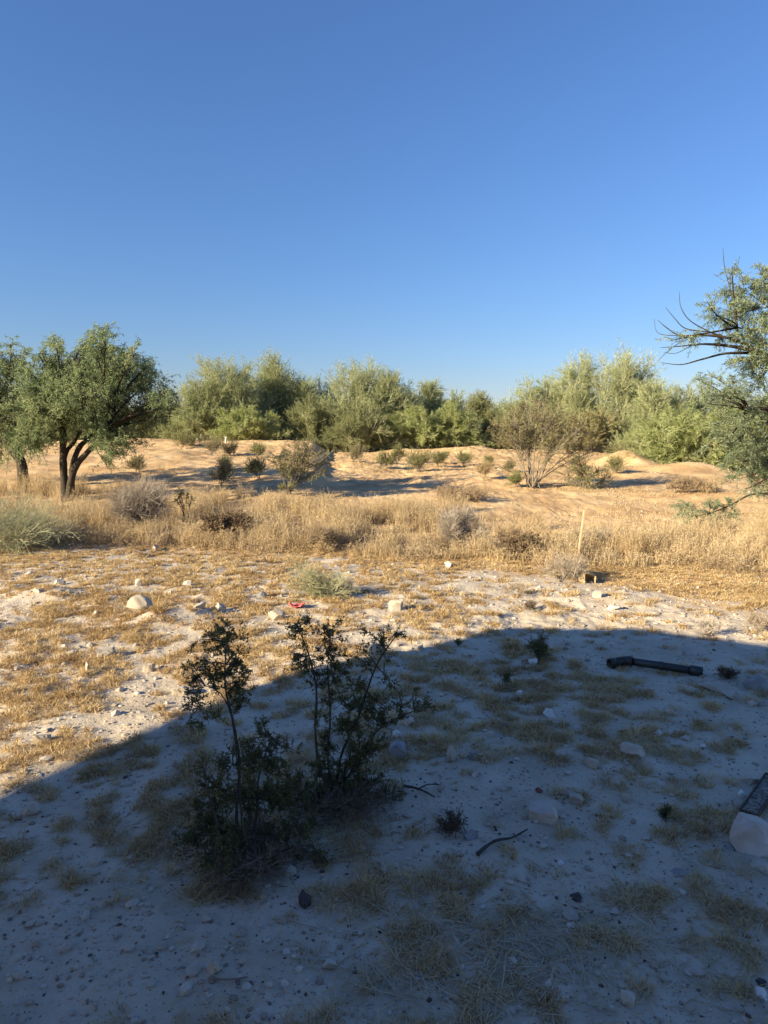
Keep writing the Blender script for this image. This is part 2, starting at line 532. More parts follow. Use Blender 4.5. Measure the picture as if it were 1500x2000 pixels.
def tubes(P, Rr, S=4):
    """P (n,K,3), Rr (n,K)"""
    n, K, _ = P.shape
    T = np.gradient(P, axis=1)
    T /= (np.linalg.norm(T, axis=2)[..., None] + 1e-9)
    ref = np.tile(np.array([0.31, 0.95, 0.05]), (n, K, 1))
    bad = np.abs((T * ref).sum(2)) > .9
    ref[bad] = np.array([.95, -.2, .1])
    A = np.cross(T, ref); A /= (np.linalg.norm(A, axis=2)[..., None] + 1e-9)
    B = np.cross(T, A)
    th = np.arange(S) * 2 * np.pi / S
    V = P[:, :, None] + Rr[:, :, None, None] * (A[:, :, None] * np.cos(th)[None, None, :, None] + B[:, :, None] * np.sin(th)[None, None, :, None])
    i = np.arange(n * K * S).reshape(n, K, S)
    a = i[:, :-1]; b = i[:, 1:]
    F = np.stack([a, np.roll(a, -1, 2), np.roll(b, -1, 2), b], -1).reshape(-1, 4)
    return V.reshape(-1, 3), F


def path_tube(pts, rad, S=8, sub=6, wob=0.0, cap=True):
    """one smooth tube through listed points"""
    pts = np.array(pts, float); rad = np.array(rad, float)
    k = np.arange(len(pts)); kk = np.linspace(0, len(pts) - 1, (len(pts) - 1) * sub + 1)
    # catmull-rom
    out = []
    for t in kk:
        i = min(int(t), len(pts) - 2); f = t - i
        p0 = pts[max(i - 1, 0)]; p1 = pts[i]; p2 = pts[i + 1]; p3 = pts[min(i + 2, len(pts) - 1)]
        out.append(0.5 * ((2 * p1) + (-p0 + p2) * f + (2 * p0 - 5 * p1 + 4 * p2 - p3) * f * f + (-p0 + 3 * p1 - 3 * p2 + p3) * f ** 3))
    P = np.array(out); rr = np.interp(kk, k, rad)
    if wob: rr = rr * (1 + wob * rs.normal(0, 1, len(rr)))
    V, F = tubes(P[None], rr[None], S)
    FF = [F]
    if cap:
        FF.append(np.arange(S)[None, ::-1]); FF.append((len(V) - S + np.arange(S))[None])
    return V, FF


def merge(parts):
    """parts: list of (V, [F...], rnd or None)"""
    Vs, Fs, Rn, o = [], {}, [], 0
    for V, F, r in parts:
        if len(V) == 0: continue
        Vs.append(V)
        for f in (F if isinstance(F, list) else [F]):
            if len(f): Fs.setdefault(f.shape[1], []).append(f + o)
        Rn.append(np.full(len(V), .5) if r is None else r)
        o += len(V)
    return np.concatenate(Vs), [np.concatenate(f) for f in Fs.values()], np.concatenate(Rn)


def ball(n, shell=0.0):
    d = rs.normal(0, 1, (n, 3)); d /= np.linalg.norm(d, axis=1)[:, None]
    return d * (shell + (1 - shell) * rs.uniform(0, 1, n) ** (1 / 2.2))[:, None]


def brush(base, targets, n1=14, n2=8, n3=16, limb_r=.03, l2=.35, leaf=(.09, .022), up=.3, align=.5, droop=0.0,
          spread=.03, start=.5, tw_r=.004, limb_pts=5, leaf_from=.15, forks=None, ljit=.35, wander=.12):
    """stems from base towards ellipsoid targets, twigs from the stems, sub-twigs, leaves.
    targets: list of (centre (3), radius (3)). Returns (limbs, twigs, leaf) geometry relative to base."""
    base = np.asarray(base, float)
    T = np.array([t[0] for t in targets], float) - base
    Rd = np.array([t[1] if np.ndim(t[1]) else [t[1]] * 3 for t in targets], float)
    n = len(T)
    if forks is None:
        P0 = rs.normal(0, spread, (n, 3)) * [1, 1, 0]
    else:
        P0 = np.array(forks, float) - base
        if len(P0) != n:
            d = np.linalg.norm(T[:, None] - P0[None], axis=2)
            P0 = P0[np.argmin(d, axis=1)]
    D = T - P0
    ln = np.linalg.norm(D, axis=1)
    P1 = P0 + D * .5 + rs.normal(0, wander, (n, 3)) * ln[:, None] * .7 - np.array([0, 0, 1.0]) * 0 + D * [[-.12, -.12, .10]]
    P2 = T
    limbs = tubes(bez(P0, P1, P2, limb_pts + 2), np.linspace(1, .25, limb_pts + 2)[None] * (limb_r * np.clip(ln / ln.mean(), .5, 1.5))[:, None], 5)
    area = Rd[:, 0] * Rd[:, 2]
    cnt = np.maximum(2, (n1 * area / area.mean())).astype(int)
    ti = np.repeat(np.arange(n), cnt)
    m = len(ti)
    s0 = bez_at(P0[ti], P1[ti], P2[ti], rs.uniform(start, 1, m))
    e0 = T[ti] + ball(m, .35) * Rd[ti]
    c0 = (s0 + e0) / 2 + rs.normal(0, .12, (m, 3)) * np.linalg.norm(e0 - s0, axis=1)[:, None] + np.array([0, 0, up]) * Rd[ti] * .4
    tw = [tubes(bez(s0, c0, e0, 5), np.linspace(1, .4, 5)[None] * np.full((m, 1), tw_r * 1.8), 3)]
    if n2 > 0:
        t2 = np.repeat(np.arange(m), n2); q = len(t2)
        s1 = bez_at(s0[t2], c0[t2], e0[t2], rs.uniform(.25, 1, q))
        outw = s1 - T[ti[t2]]; outw /= (np.linalg.norm(outw, axis=1)[:, None] + 1e-6)
        d1 = outw * .7 + (e0 - s0)[t2] / (np.linalg.norm((e0 - s0)[t2], axis=1)[:, None] + 1e-6) * .5 + rs.normal(0, .5, (q, 3)) + [0, 0, up]
        d1 /= np.linalg.norm(d1, axis=1)[:, None]
        L1 = l2 * rs.uniform(.5, 1.3, q)
        e1 = s1 + d1 * L1[:, None] - np.array([0, 0, droop]) * L1[:, None]
        c1 = s1 + d1 * (L1 * .5)[:, None] + rs.normal(0, .08, (q, 3)) * L1[:, None]
        tw.append(tubes(bez(s1, c1, e1, 3), np.array([[1, .8, .5]]) * tw_r * np.ones((q, 1)), 3))
    else:
        s1, c1, e1, q = s0, c0, e0, m
    twg = merge([(a, [b], None) for a, b in tw])
    if n3 > 0:
        t3 = np.repeat(np.arange(q), n3); z = len(t3)
        tt = rs.uniform(leaf_from, 1, z)
        p = bez_at(s1[t3], c1[t3], e1[t3], tt)
        d = (e1 - s1)[t3]; d /= np.linalg.norm(d, axis=1)[:, None] + 1e-9
        d = d * align + rs.normal(0, 1 - align * .8, (z, 3)) - np.array([0, 0, droop])
        rr = np.clip(rs.uniform(0, .8, m)[np.repeat(np.arange(m), max(n2, 1))][t3] * .6 + rs.uniform(0, .55, z), 0, 1)
        lf = leaves(p, d, leaf[0] * rs.uniform(1 - ljit, 1 + ljit, z), leaf[1] * rs.uniform(.7, 1.2, z), rr)
    else:
        lf = None
    return (limbs[0], [limbs[1]], None), twg, lf


def plant(name, label, cat, base, targets, stem_mat, leaf_m, group=None, parts=("stems", "foliage"), extra_stems=None, twigs_in_foliage=True, **kw):
    base = np.asarray(base, float)
    e = thing(name, label, cat, base, group)
    lb, tw, lf = brush(base, targets, **kw)
    st = [lb]
    if extra_stems: st += extra_stems
    if lf is None:
        V, F, r = merge(st); mk(parts[0], V, F, M[stem_mat], e, smooth=True)
        V, F, r = tw
        mk("twigs", V, F, M[leaf_m or stem_mat], e, rnd=rs.uniform(0, 1, len(V)))
    else:
        V, F, r = merge(st); mk(parts[0], V, F, M[stem_mat], e, smooth=True)
        V, F, r = merge([(tw[0], tw[1], tw[2]), lf])
        nq_tw = sum(len(f) for f in tw[1])
        mi = np.ones(sum(len(f) for f in F), int); mi[:nq_tw] = 0
        mk(parts[1], V, F, [M[stem_mat], M[leaf_m]], e, rnd=r, midx=mi)
    return e


def tg(px, py, r, Y, jy=0.0, fl=1.0, d=None):
    """crown clump centred where the photo shows it, at real depth Y"""
    Yj = Y + jy
    c = wray(px, py, Yj)
    rr = r * Yj / FPX
    return (c, (rr, rr * (d or 1.0), rr * fl))


# ------------------------------------------------------------------ left mesquites
def mesquite_left():
    Y = 16.2
    base = on_ground(128, Y)
    cl = [(205, 668, 30), (175, 700, 42), (228, 700, 38), (120, 705, 42), (262, 715, 36), (300, 745, 30), (240, 760, 52), (160, 770, 58),
          (90, 760, 50), (60, 722, 34), (305, 785, 32), (268, 808, 36), (210, 825, 42), (225, 868, 24), (100, 815, 42), (150, 815, 30),
          (325, 765, 20), (340, 812, 16), (185, 660, 14), (265, 690, 16), (200, 740, 48), (130, 745, 48), (55, 800, 40), (205, 645, 9), (268, 680, 9), (318, 800, 14), (345, 790, 12), (305, 820, 14), (235, 895, 14), (75, 690, 14), (110, 675, 12), (290, 715, 12), (160, 672, 12), (205, 655, 12), (190, 850, 22), (212, 880, 16), (165, 842, 16), (75, 848, 24), (95, 838, 26), (245, 850, 18), (280, 840, 16), (262, 868, 10), (205, 905, 9), (55, 875, 20), (110, 862, 14), (40, 845, 24)]
    ts = [tg(x, y, r, Y, rs.uniform(-1.3, 1.3), .85, 1.25) for x, y, r in cl]
    f = lambda a, b, dy=0: wray(a, b, Y + dy)
    forks = [f(125, 830), f(200, 848, -.2), f(180, 850, .4), f(122, 820, .3)]
    b2 = base - [0, 0, .1]
    ex = []
    for pts, rad in [([b2, f(125, 930), f(123, 870), f(125, 830), f(130, 780)], [.13, .09, .07, .06, .04]),
                     ([b2 + [.06, 0, 0], f(140, 935, -.1), f(152, 905, -.1), f(172, 882, -.2), f(200, 848, -.2), f(225, 800, -.3)], [.12, .085, .07, .06, .05, .03]),
                     ([f(140, 925, -.05), f(146, 895, .1), f(158, 870, .2), f(180, 850, .4), f(205, 800, .7)], [.07, .065, .06, .05, .03]),
                     ([f(124, 905), f(131, 880, .1), f(144, 865, .2), f(155, 845, .3)], [.05, .05, .045, .03])]:
        V, F = path_tube(pts, rad, 9, 5, .04)
        ex.append((V - base, F, None))
    e = plant("mesquite_tree", "dark forked mesquite tree with broad green crown above the dry grass on the left", "tree", base, ts,
              'bark_dark', 'mesq', parts=("trunk", "crown"), extra_stems=ex, forks=forks, n1=12, n2=9, n3=14, limb_r=.03, l2=.30,
              leaf=(.085, .019), up=.15, align=.25, droop=.35, start=.55, tw_r=.0045)
    Y = 18.0
    base = on_ground(45, Y)
    cl = [(20, 672, 34), (-20, 700, 50), (38, 715, 36), (0, 750, 55), (40, 770, 40), (-40, 780, 60), (15, 815, 45), (48, 850, 34),
          (0, 865, 45), (-50, 860, 50), (-90, 740, 60), (-90, 820, 60), (25, 885, 24)]
    ts = [tg(x, y, r, Y, rs.uniform(-1.2, 1.5), .85, 1.25) for x, y, r in cl]
    f = lambda a, b, dy=0: wray(a, b, Y + dy)
    ex = []
    for pts, rad in [([base - [0, 0, .1], f(42, 905), f(28, 885), f(5, 850), f(-15, 800)], [.16, .13, .11, .09, .05]),
                     ([f(38, 900), f(40, 870, .2), f(45, 820, .3)], [.09, .07, .04])]:
        V, F = path_tube(pts, rad, 9, 5, .04)
        ex.append((V - base, F, None))
    plant("mesquite_tree", "leaning mesquite tree cut by the left edge, crown hanging low to the ground", "tree", base, ts,
          'bark_dark', 'mesq', parts=("trunk", "crown"), extra_stems=ex, forks=[f(5, 850), f(45, 830, .3), f(-15, 800)], n1=17, n2=9, n3=14,
          limb_r=.03, l2=.32, leaf=(.085, .020), up=.15, align=.25, droop=.4, start=.5, tw_r=.0045)


mesquite_left()


def mesquite_right():
    Y = 12.5
    base = on_ground(1640, Y)
    f = lambda a, b, dy=0: wray(a, b, Y + dy)
    cl = [(1490, 545, 34), (1445, 560, 26), (1420, 600, 34), (1470, 605, 42), (1383, 592, 16), (1400, 640, 24), (1455, 655, 34), (1500, 650, 45),
          (1540, 600, 60), (1540, 700, 50), (1395, 735, 20), (1430, 745, 24), (1470, 750, 32), (1405, 772, 24), (1372, 770, 16), (1450, 790, 34),
          (1500, 800, 45), (1475, 850, 36), (1445, 862, 26), (1500, 880, 45), (1450, 905, 32), (1425, 905, 18), (1480, 935, 32), (1550, 800, 60),
          (1560, 900, 60), (1600, 650, 70), (1620, 780, 70), (1520, 540, 30), (1350, 655, 12), (1310, 665, 9), (1430, 520, 10), (1445, 705, 24), (1490, 722, 34), (1380, 788, 20), (1420, 822, 30), (1400, 868, 22), (1455, 955, 16), (1475, 690, 26), (1440, 935, 16), (1395, 615, 16), (1360, 740, 12)]
    ts = [tg(x, y, r, Y, rs.uniform(-.9, .9), .8, 1.2) for x, y, r in cl]
    ex = []
    L = [([base - [0, 0, .1], f(1630, 880), f(1600, 790), f(1570, 730)], [.19, .15, .12, .10]),
         ([f(1570, 730), f(1500, 698), f(1450, 680), f(1380, 672), f(1330, 676), f(1290, 679)], [.07, .045, .035, .02, .010, .004]),
         ([f(1500, 695), f(1440, 665), f(1385, 655), f(1330, 655), f(1302, 640), f(1285, 625)], [.035, .028, .02, .012, .008, .003]),
         ([f(1480, 690, .2), f(1420, 690), f(1370, 702), f(1330, 712), f(1290, 708)], [.03, .022, .015, .009, .003]),
         ([f(1440, 668), f(1390, 650), f(1340, 642), f(1318, 622), f(1300, 600)], [.02, .014, .010, .006, .003]),
         ([f(1400, 655), f(1350, 628), f(1330, 600), f(1327, 570)], [.014, .009, .006, .003]),
         ([f(1370, 655), f(1330, 668), f(1300, 690), f(1285, 705)], [.012, .007, .005, .003]),
         ([f(1330, 655), f(1305, 655), f(1283, 648), f(1278, 622)], [.008, .006, .004, .0025]),
         ([f(1350, 675), f(1320, 690), f(1296, 688)], [.007, .005, .003]),
         ([f(1440, 620), f(1425, 560), f(1415, 520), f(1412, 485)], [.015, .009, .006, .003]),
         ([f(1425, 560), f(1438, 525), f(1445, 500)], [.007, .005, .003]),
         ([f(1600, 840), f(1500, 800), f(1460, 800), f(1430, 780), f(1395, 770)], [.07, .035, .025, .015, .008]),
         ([f(1600, 800), f(1520, 830), f(1475, 810), f(1440, 795)], [.06, .035, .025, .01]),
         ([f(1630, 900), f(1540, 958), f(1470, 965), f(1430, 985), f(1385, 1003), f(1350, 1010)], [.06, .03, .02, .014, .010, .005]),
         ]
    for pts, rad in L:
        V, F = path_tube(pts, rad, 7, 6, .05)
        ex.append((V - base, F, None))
    plant("mesquite_tree", "grey green mesquite tree entering from the right edge with bare curved branch tips", "tree", base, ts,
          'bark_dark', 'mesq_blue', parts=("trunk", "crown"), extra_stems=ex, forks=[f(1560, 720), f(1500, 698), f(1460, 800), f(1520, 900), f(1540, 958), f(1440, 640), f(1500, 600)],
          n1=11, n2=8, n3=15, limb_r=.016, l2=.26, leaf=(.07, .014), up=.15, align=.25, droop=.35, start=.45, tw_r=.003)
    # the low spray, a part of the same tree
    e = bpy.data.objects["mesquite_tree.002"]
    low = [(1340, 985, 18), (1330, 1000, 14), (1362, 1022, 24), (1395, 1000, 22), (1420, 985, 18), (1425, 1010, 16), (1345, 1045, 18), (1400, 1040, 20), (1385, 980, 12)]
    ts = [tg(x, y, r, Y - .1, rs.uniform(-.3, .3), .6, 1.3) for x, y, r in low]
    lb, tw, lf = brush(base, ts, n1=9, n2=6, n3=14, limb_r=.006, l2=.16, leaf=(.05, .010), up=.1, align=.3, droop=.3, start=.4, tw_r=.0025,
                       forks=[f(1385, 1003), f(1430, 985), f(1360, 1008)])
    V, F, r = merge([lb, (tw[0], tw[1], tw[2]), lf])
    nt_ = sum(len(x) for x in lb[1]) + sum(len(x) for x in tw[1])
    mi = np.ones(sum(len(x) for x in F), int); mi[:nt_] = 0
    o = mk("low_branch", V, F, [M['bark_dark'], M['mesq_blue']], e, rnd=r, midx=mi)
    o["label"] = "thin leafy branch hanging almost to the ground"


mesquite_right()


# ------------------------------------------------------------------ background trees on and behind the berm
def bg_tree(kind, label, px, Y, top, hw, n, bottom=None, mat='palo', bark='bark_green', n1=13, n2=8, n3=13, leaf=(.17, .020), up=.75, align=.75,
            droop=0.0, l2=.7, lean=0.0, bare=0, name="palo_verde_tree"):
    base = on_ground(px, Y)
    zb = base[2]
    ztop = wray(px, top, Y)[2]
    H = ztop - zb
    W = hw * 1.22 * Y / FPX
    ts = []
    for k in range(n):
        f = (k + .5) / n
        if kind == 'vase':        # upright sprays, full skirt
            h = .22 + .68 * f
            rad = W * (0.95 - .6 * max(0, f - .35))
        elif kind == 'round':
            h = .25 + .55 * f
            rad = W * math.sqrt(max(.1, 1 - (2 * f - .75) ** 2 * .8))
        else:                      # tall, open top
            h = .30 + .62 * f
            rad = W * (.9 - .5 * f)
        a = k * 2.4 + rs.uniform(-.4, .4)
        rr = rad * rs.uniform(.35, .85)
        c = base + np.array([math.cos(a) * rr + lean * H * h, math.sin(a) * rr * .7, H * h])
        s = W * rs.uniform(.20, .34)
        zr = s * (1.15 if kind != 'round' else .8)
        zr = min(zr, max(.2, (ztop - c[2]) * .9 + .1))
        ts.append((c, (s, s, zr)))
    ts.append((base + np.array([lean * H, 0, H * .86]), (W * .22, W * .22, H * .13)))
    # a low skirt so nothing shows below the crown
    for k in range(6):
        ts.append((base + np.array([(k / 5 * 2 - 1) * .9 * W, rs.uniform(-.3, .3), H * .16]), (W * .35, W * .3, H * .16)))
    ex = []
    for k in range(3):
        p1 = base + np.array([rs.uniform(-.3, .3) * W, rs.uniform(-.2, .2), H * .35]); p2 = base + np.array([rs.uniform(-.5, .5) * W, 0, H * .6])
        V, F = path_tube([base - [0, 0, .1], p1, p2], [.13, .10, .05], 6, 4)
        ex.append((V - base, F, None))
    return plant(name, label, "tree", base, ts, bark, mat, parts=("trunk", "crown"), extra_stems=ex, n1=n1, n2=n2, n3=n3, limb_r=.035,
                 l2=l2 * H / 4.5, leaf=leaf, up=up, align=align, droop=droop, start=.35, tw_r=.006, spread=.12, group="trees along the sandy berm")


BT = [
    ('round', "dark low tree tucked behind the right side of the forked mesquite", 338, 38, 785, 45, 8, 'palo_dark', {}),
    ('vase', "pale olive palo verde just right of the forked mesquite crown", 395, 37, 748, 62, 12, 'palo', {}),
    ('vase', "bushy olive palo verde with its fuzzy top fanned to the left", 455, 38, 708, 78, 16, 'palo', dict(lean=-.12)),
    ('tall', "narrow palo verde with the tallest thin spire, left of centre", 537, 40, 694, 42, 12, 'palo', {}),
    ('round', "low bright green round tree in front of the fuzzy olive one", 480, 35.2, 800, 62, 9, 'palo_bright', {}),
    ('tall', "slim pale tree to the right of the tallest spire", 590, 40, 740, 50, 10, 'palo', {}),
    ('round', "shaded olive tree whose skirt touches the berm's step down", 610, 36, 775, 52, 9, 'palo_dark', {}),
    ('vase', "wide palo verde with forked pale limbs showing at its top near centre", 700, 38, 713, 82, 17, 'palo', {}),
    ('round', "brownish olive tree in front of the wide centre palo verde", 690, 35.5, 790, 70, 10, 'palo_dark', {}),
    ('vase', "palo verde sloping down to the right from the wide centre tree", 768, 38, 732, 48, 11, 'palo', {}),
    ('tall', "wispy pale palo verde with drooping tips over bright low green", 838, 41, 742, 40, 9, 'palo', dict(droop=.3)),
    ('round', "bright green rounded tree below the wispy drooping one", 815, 36, 790, 62, 10, 'palo_bright', dict(droop=.25)),
    ('round', "bright green rounded tree right of centre on the berm", 885, 36.5, 785, 52, 9, 'palo_bright', dict(droop=.2)),
    ('vase', "darker green tree at the low dip in the tree line", 935, 39, 768, 46, 9, 'palo_dark', {}),
    ('round', "small dark tree left of the low sky gap", 965, 38, 795, 36, 7, 'palo_dark', {}),
    ('vase', "arching pale palo verde behind the big brown creosote", 1060, 39, 742, 62, 12, 'palo', dict(droop=.15)),
    ('round', "dull olive tree right behind the big brown creosote", 1010, 37, 785, 46, 8, 'palo_dark', {}),
    ('vase', "open topped tree reaching high left of the tall feathery one", 1135, 38, 698, 50, 13, 'palo', dict(lean=-.06)),
    ('vase', "tall feathery palo verde with sky showing between its top sprays", 1215, 37, 686, 66, 16, 'palo', {}),
    ('round', "brown olive thicket tree under the tall feathery palo verde", 1150, 35, 805, 66, 9, 'creo_brown', {}),
    ('vase', "yellow green tree between the feathery one and the right mesquite", 1285, 33, 752, 62, 12, 'palo', {}),
    ('round', "large rounded yellow green palo verde behind the right hand sand mound", 1325, 27.5, 790, 82, 13, 'palo_bright', dict(droop=.3)),
    ('round', "yellow green palo verde half hidden by the right edge mesquite", 1420, 28.5, 770, 66, 11, 'palo_bright', dict(droop=.2)),
    ('round', "green tree at the far right edge behind the mesquite", 1510, 29, 765, 70, 10, 'palo_dark', {}),
    ('round', "dark tree in the shade behind the leaning left mesquite", 150, 40, 800, 90, 9, 'palo_dark', {}),
    ('round', "dark tree at the far left edge behind the leaning mesquite", 20, 40, 790, 90, 9, 'palo_dark', {}),
    ('vase', "pale tree filling the skyline behind the fuzzy olive one", 500, 42, 728, 50, 9, 'palo', dict(bare=1)),
    ('vase', "thin tree peeping between the spire and the slim pale tree", 568, 42.5, 738, 40, 9, 'palo', dict(bare=1)),
    ('vase', "olive tree behind the berm step filling the dip left of the wide centre tree", 640, 42, 745, 46, 9, 'palo', dict(bare=1)),
    ('vase', "low topped tree behind the right shoulder of the wide centre tree", 742, 43, 745, 46, 9, 'palo', dict(bare=1)),
    ('vase', "hazy green tree between the centre group and the wispy drooping one", 800, 42, 768, 40, 9, 'palo', dict(bare=1)),
    ('vase', "soft green tree behind the two bright rounded ones", 880, 43, 768, 50, 9, 'palo', dict(bare=1)),
    ('vase', "low tree closing the skyline just left of the arching palo verde", 1000, 43, 788, 44, 9, 'palo', dict(bare=1)),
    ('vase', "pale tree behind the gap between arching and open topped trees", 1095, 42, 745, 40, 9, 'palo', dict(bare=1)),
    ('vase', "wide pale tree behind the tall feathery one on its right", 1260, 41, 742, 60, 9, 'palo', dict(bare=1)),
    ('vase', "hazy tree behind the large rounded yellow green one", 1360, 40, 755, 60, 9, 'palo', dict(bare=1)),
    ('round', "dark green tree seen under the forked mesquite's crown to the right", 265, 39, 800, 60, 8, 'palo_dark', {}),
]
for kind, lab, px, Y, top, hw, n, mat, kw in BT:
    n = int(n * 1.5)
    nm = "palo_verde_tree" if mat.startswith('palo') and mat != 'palo_dark' else "desert_tree"
    bg_tree(kind, lab, px, Y, top, hw, n, mat=mat, name=nm, **kw)

# far thicket that closes the gaps: nobody could count it
def thicket():
    parts = []
    N = 130000
    x = rs.uniform(-46, 46, N); y = rs.uniform(43, 52, N)
    hh = 2.6 + 2.2 * vnoise(x, y * .3, 3.4, 5) + 1.3 * vnoise(x, y * .3, 1.1, 6) + .5 * vnoise(x, y, .4, 8)
    z = zt(x, y, False) + rs.uniform(0, 1, N) ** .6 * np.clip(hh, 1.0, 4.2)
    d = rs.normal(0, 1, (N, 3)) + [0, 0, .8]
    V, F, r = leaves(np.stack([x, y, z], 1), d, rs.uniform(.18, .42, N), rs.uniform(.02, .06, N), rs.uniform(0, 1, N))
    o = mk("far_thicket", V, [F], M['palo'], rnd=r)
    tag(o, "distant dull green scrub filling the gaps behind the tree line", "thicket", kind="stuff")


thicket()


# ------------------------------------------------------------------ shrubs on the sand
def vase_targets(base, h, w, n, low=.45, lean=(0, 0), flat=.7):
    ts = []
    for k in range(n):
        a = k * 2.4 + rs.uniform(-.5, .5)
        q = math.sqrt((k + .5) / n)
        zz = h * (low + (1 - low) * rs.uniform(.15, .90) * (1.05 - .3 * q)) * .9
        c = base + np.array([math.cos(a) * q * w * .8 + lean[0], math.sin(a) * q * w * .6 + lean[1], zz])
        s = w * rs.uniform(.22, .36)
        ts.append((c, (s, s, s * flat)))
    return ts


def px_shrub(label, px, py, hpx, wpx, n, leafm='creo_far', stem='bark', Y=None, name="desert_shrub", cat="shrub", group=None, low=.35, lean=0, flat=.8, **kw):
    base = gp(px, py) if Y is None else on_ground(px, Y)
    s = base[1] / FPX
    ts = vase_targets(base, hpx * s, wpx / 2 * s, n, low, (lean * s, 0), flat)
    d = dict(n1=12, n2=5, n3=10, limb_r=.008, l2=.12, leaf=(.04, .012), up=.5, align=.5, start=.35, tw_r=.0025, spread=.04)
    d.update(kw)
    return plant(name, label, cat, base, ts, stem, leafm, group=group, **d)


big = [(980, 835, 24), (1005, 820, 30), (1040, 800, 28), (1075, 815, 30), (1050, 840, 34), (1015, 860, 26), (1085, 850, 30), (1120, 850, 30),
       (1145, 870, 22), (1030, 885, 20), (1075, 880, 22), (975, 858, 18), (1105, 820, 20), (1055, 780, 14), (1025, 790, 14), (1140, 838, 22), (995, 845, 18), (1165, 880, 16)]
b0 = gp(1042, 952)
plant("creosote_bush", "big open creosote bush with many bare grey stems fanning up from sand", "shrub", b0,
      [tg(x, y, r, b0[1], rs.uniform(-.6, .6), .8) for x, y, r in big] , 'bark', 'creo_brown', n1=15, n2=6, n3=10, limb_r=.016, l2=.22, leaf=(.045, .015),
      up=.3, align=.5, start=.45, tw_r=.004, spread=.10, wander=.07)
b0 = gp(1140, 955)
cl = [(1110, 905, 18), (1100, 928, 14), (1135, 900, 18), (1150, 925, 20), (1170, 915, 16), (1185, 935, 15), (1125, 935, 14), (1160, 945, 12), (1120, 885, 14), (1192, 948, 8)]
plant("creosote_bush", "low sprawling olive creosote touching the right side of the big open one", "shrub", b0,
      [tg(x, y, r, b0[1], rs.uniform(-.4, .4), .8) for x, y, r in cl], 'bark', 'creo_far', n1=14, n2=6, n3=9, limb_r=.012, l2=.16, leaf=(.035, .012),
      up=.1, align=.5, start=.3, tw_r=.0035, spread=.10)
b0 = gp(562, 965)
cl = [(545, 905, 16), (570, 885, 20), (600, 880, 20), (560, 920, 18), (590, 905, 18), (615, 895, 18), (635, 905, 14), (600, 925, 16), (625, 925, 14), (575, 862, 14),
      (605, 860, 12), (545, 890, 12), (640, 885, 10), (560, 950, 12), (548, 955, 8), (575, 952, 8)]
plant("creosote_bush", "olive creosote bush with a leafy green foot at the edge of the tall grass", "shrub", b0,
      [tg(x, y, r, b0[1], rs.uniform(-.4, .4), .8) for x, y, r in cl], 'bark', 'creo_far', n1=14, n2=6, n3=9, limb_r=.012, l2=.15, leaf=(.03, .011),
      up=.4, align=.5, start=.35, tw_r=.003, spread=.06)

SH = [  # label, px, py, h, w, n, leaf
    ("dark rounded shrub on the left berm just right of the sandy slope", 414, 888, 30, 36, 9, 'creo'),
    ("grey brown dead looking shrub beside the dark rounded one on the berm", 450, 890, 26, 30, 7, 'creo_brown'),
    ("dark low shrub on the shaded face of the berm", 500, 893, 26, 38, 9, 'creo'),
    ("small green shrub at the foot of the centre trees, leftmost of the sunny row", 690, 903, 26, 34, 8, 'creo_far'),
    ("bright tufted green shrub, second in the sunny row on the sand", 745, 915, 30, 42, 10, 'creo_far'),
    ("narrow upright green shrub behind the bright tufted one", 775, 905, 32, 24, 7, 'creo_far'),
    ("fullest green shrub of the sunny row, behind a little sand pile", 820, 922, 38, 52, 12, 'creo_far'),
    ("small shrub close behind the fullest green one on its right", 857, 912, 24, 28, 7, 'creo_far'),
    ("sparse upright green shrub in the middle of the bare sand slope", 905, 912, 28, 34, 8, 'creo_far'),
    ("thin twiggy little shrub between the sparse one and the dry tuft", 955, 915, 22, 20, 5, 'creo_far'),
    ("dark spiky shrub in the mesquite's shade above the grey bush", 270, 922, 28, 42, 9, 'creo'),
    ("little green shrub on the sand left of the right hand mound", 1205, 925, 26, 30, 7, 'creo_far'),
    ("tiny green shrub at the left foot of the big open creosote", 1012, 952, 16, 18, 5, 'creo_far'),
    ("small olive sprig on the sand right of the small dry tuft", 990, 922, 18, 20, 5, 'creo_far'),
    ("olive shrub rising above the tall grass left of the leafy footed creosote", 505, 935, 30, 34, 8, 'creo_far'),
    ("yellowish green shrub above the tall grass in the shaded hollow", 432, 948, 34, 46, 8, 'creo_far'),
    ("small dark shrub in the shadow band on the left slope", 437, 918, 16, 18, 5, 'creo'),
    ("low dark bush at the left end of the berm under the trees", 355, 878, 34, 44, 9, 'creo_far'),
    ("low spread olive bush on the berm top beside the little pale marker", 385, 872, 20, 40, 7, 'creo_far'),
    ("small green shrub at the right end of the sunny row", 862, 905, 16, 18, 5, 'creo_far'),
]
for lab, px, py, h, wd, n, lm in SH:
    px_shrub(lab, px, py, h * rs.uniform(.95, 1.2), wd * rs.uniform(.85, 1.25), max(4, int(n * .75)), 'creo_brown' if int(px) % 3 == 0 else 'creo_far', group="small shrubs on the sand", n1=11, n2=5, n3=8, leaf=(.06, .013), up=1.1, align=.8, l2=rs.uniform(.2, .34), lean=rs.uniform(-8, 8), low=.08, limb_r=.007, start=.15, flat=1.1)
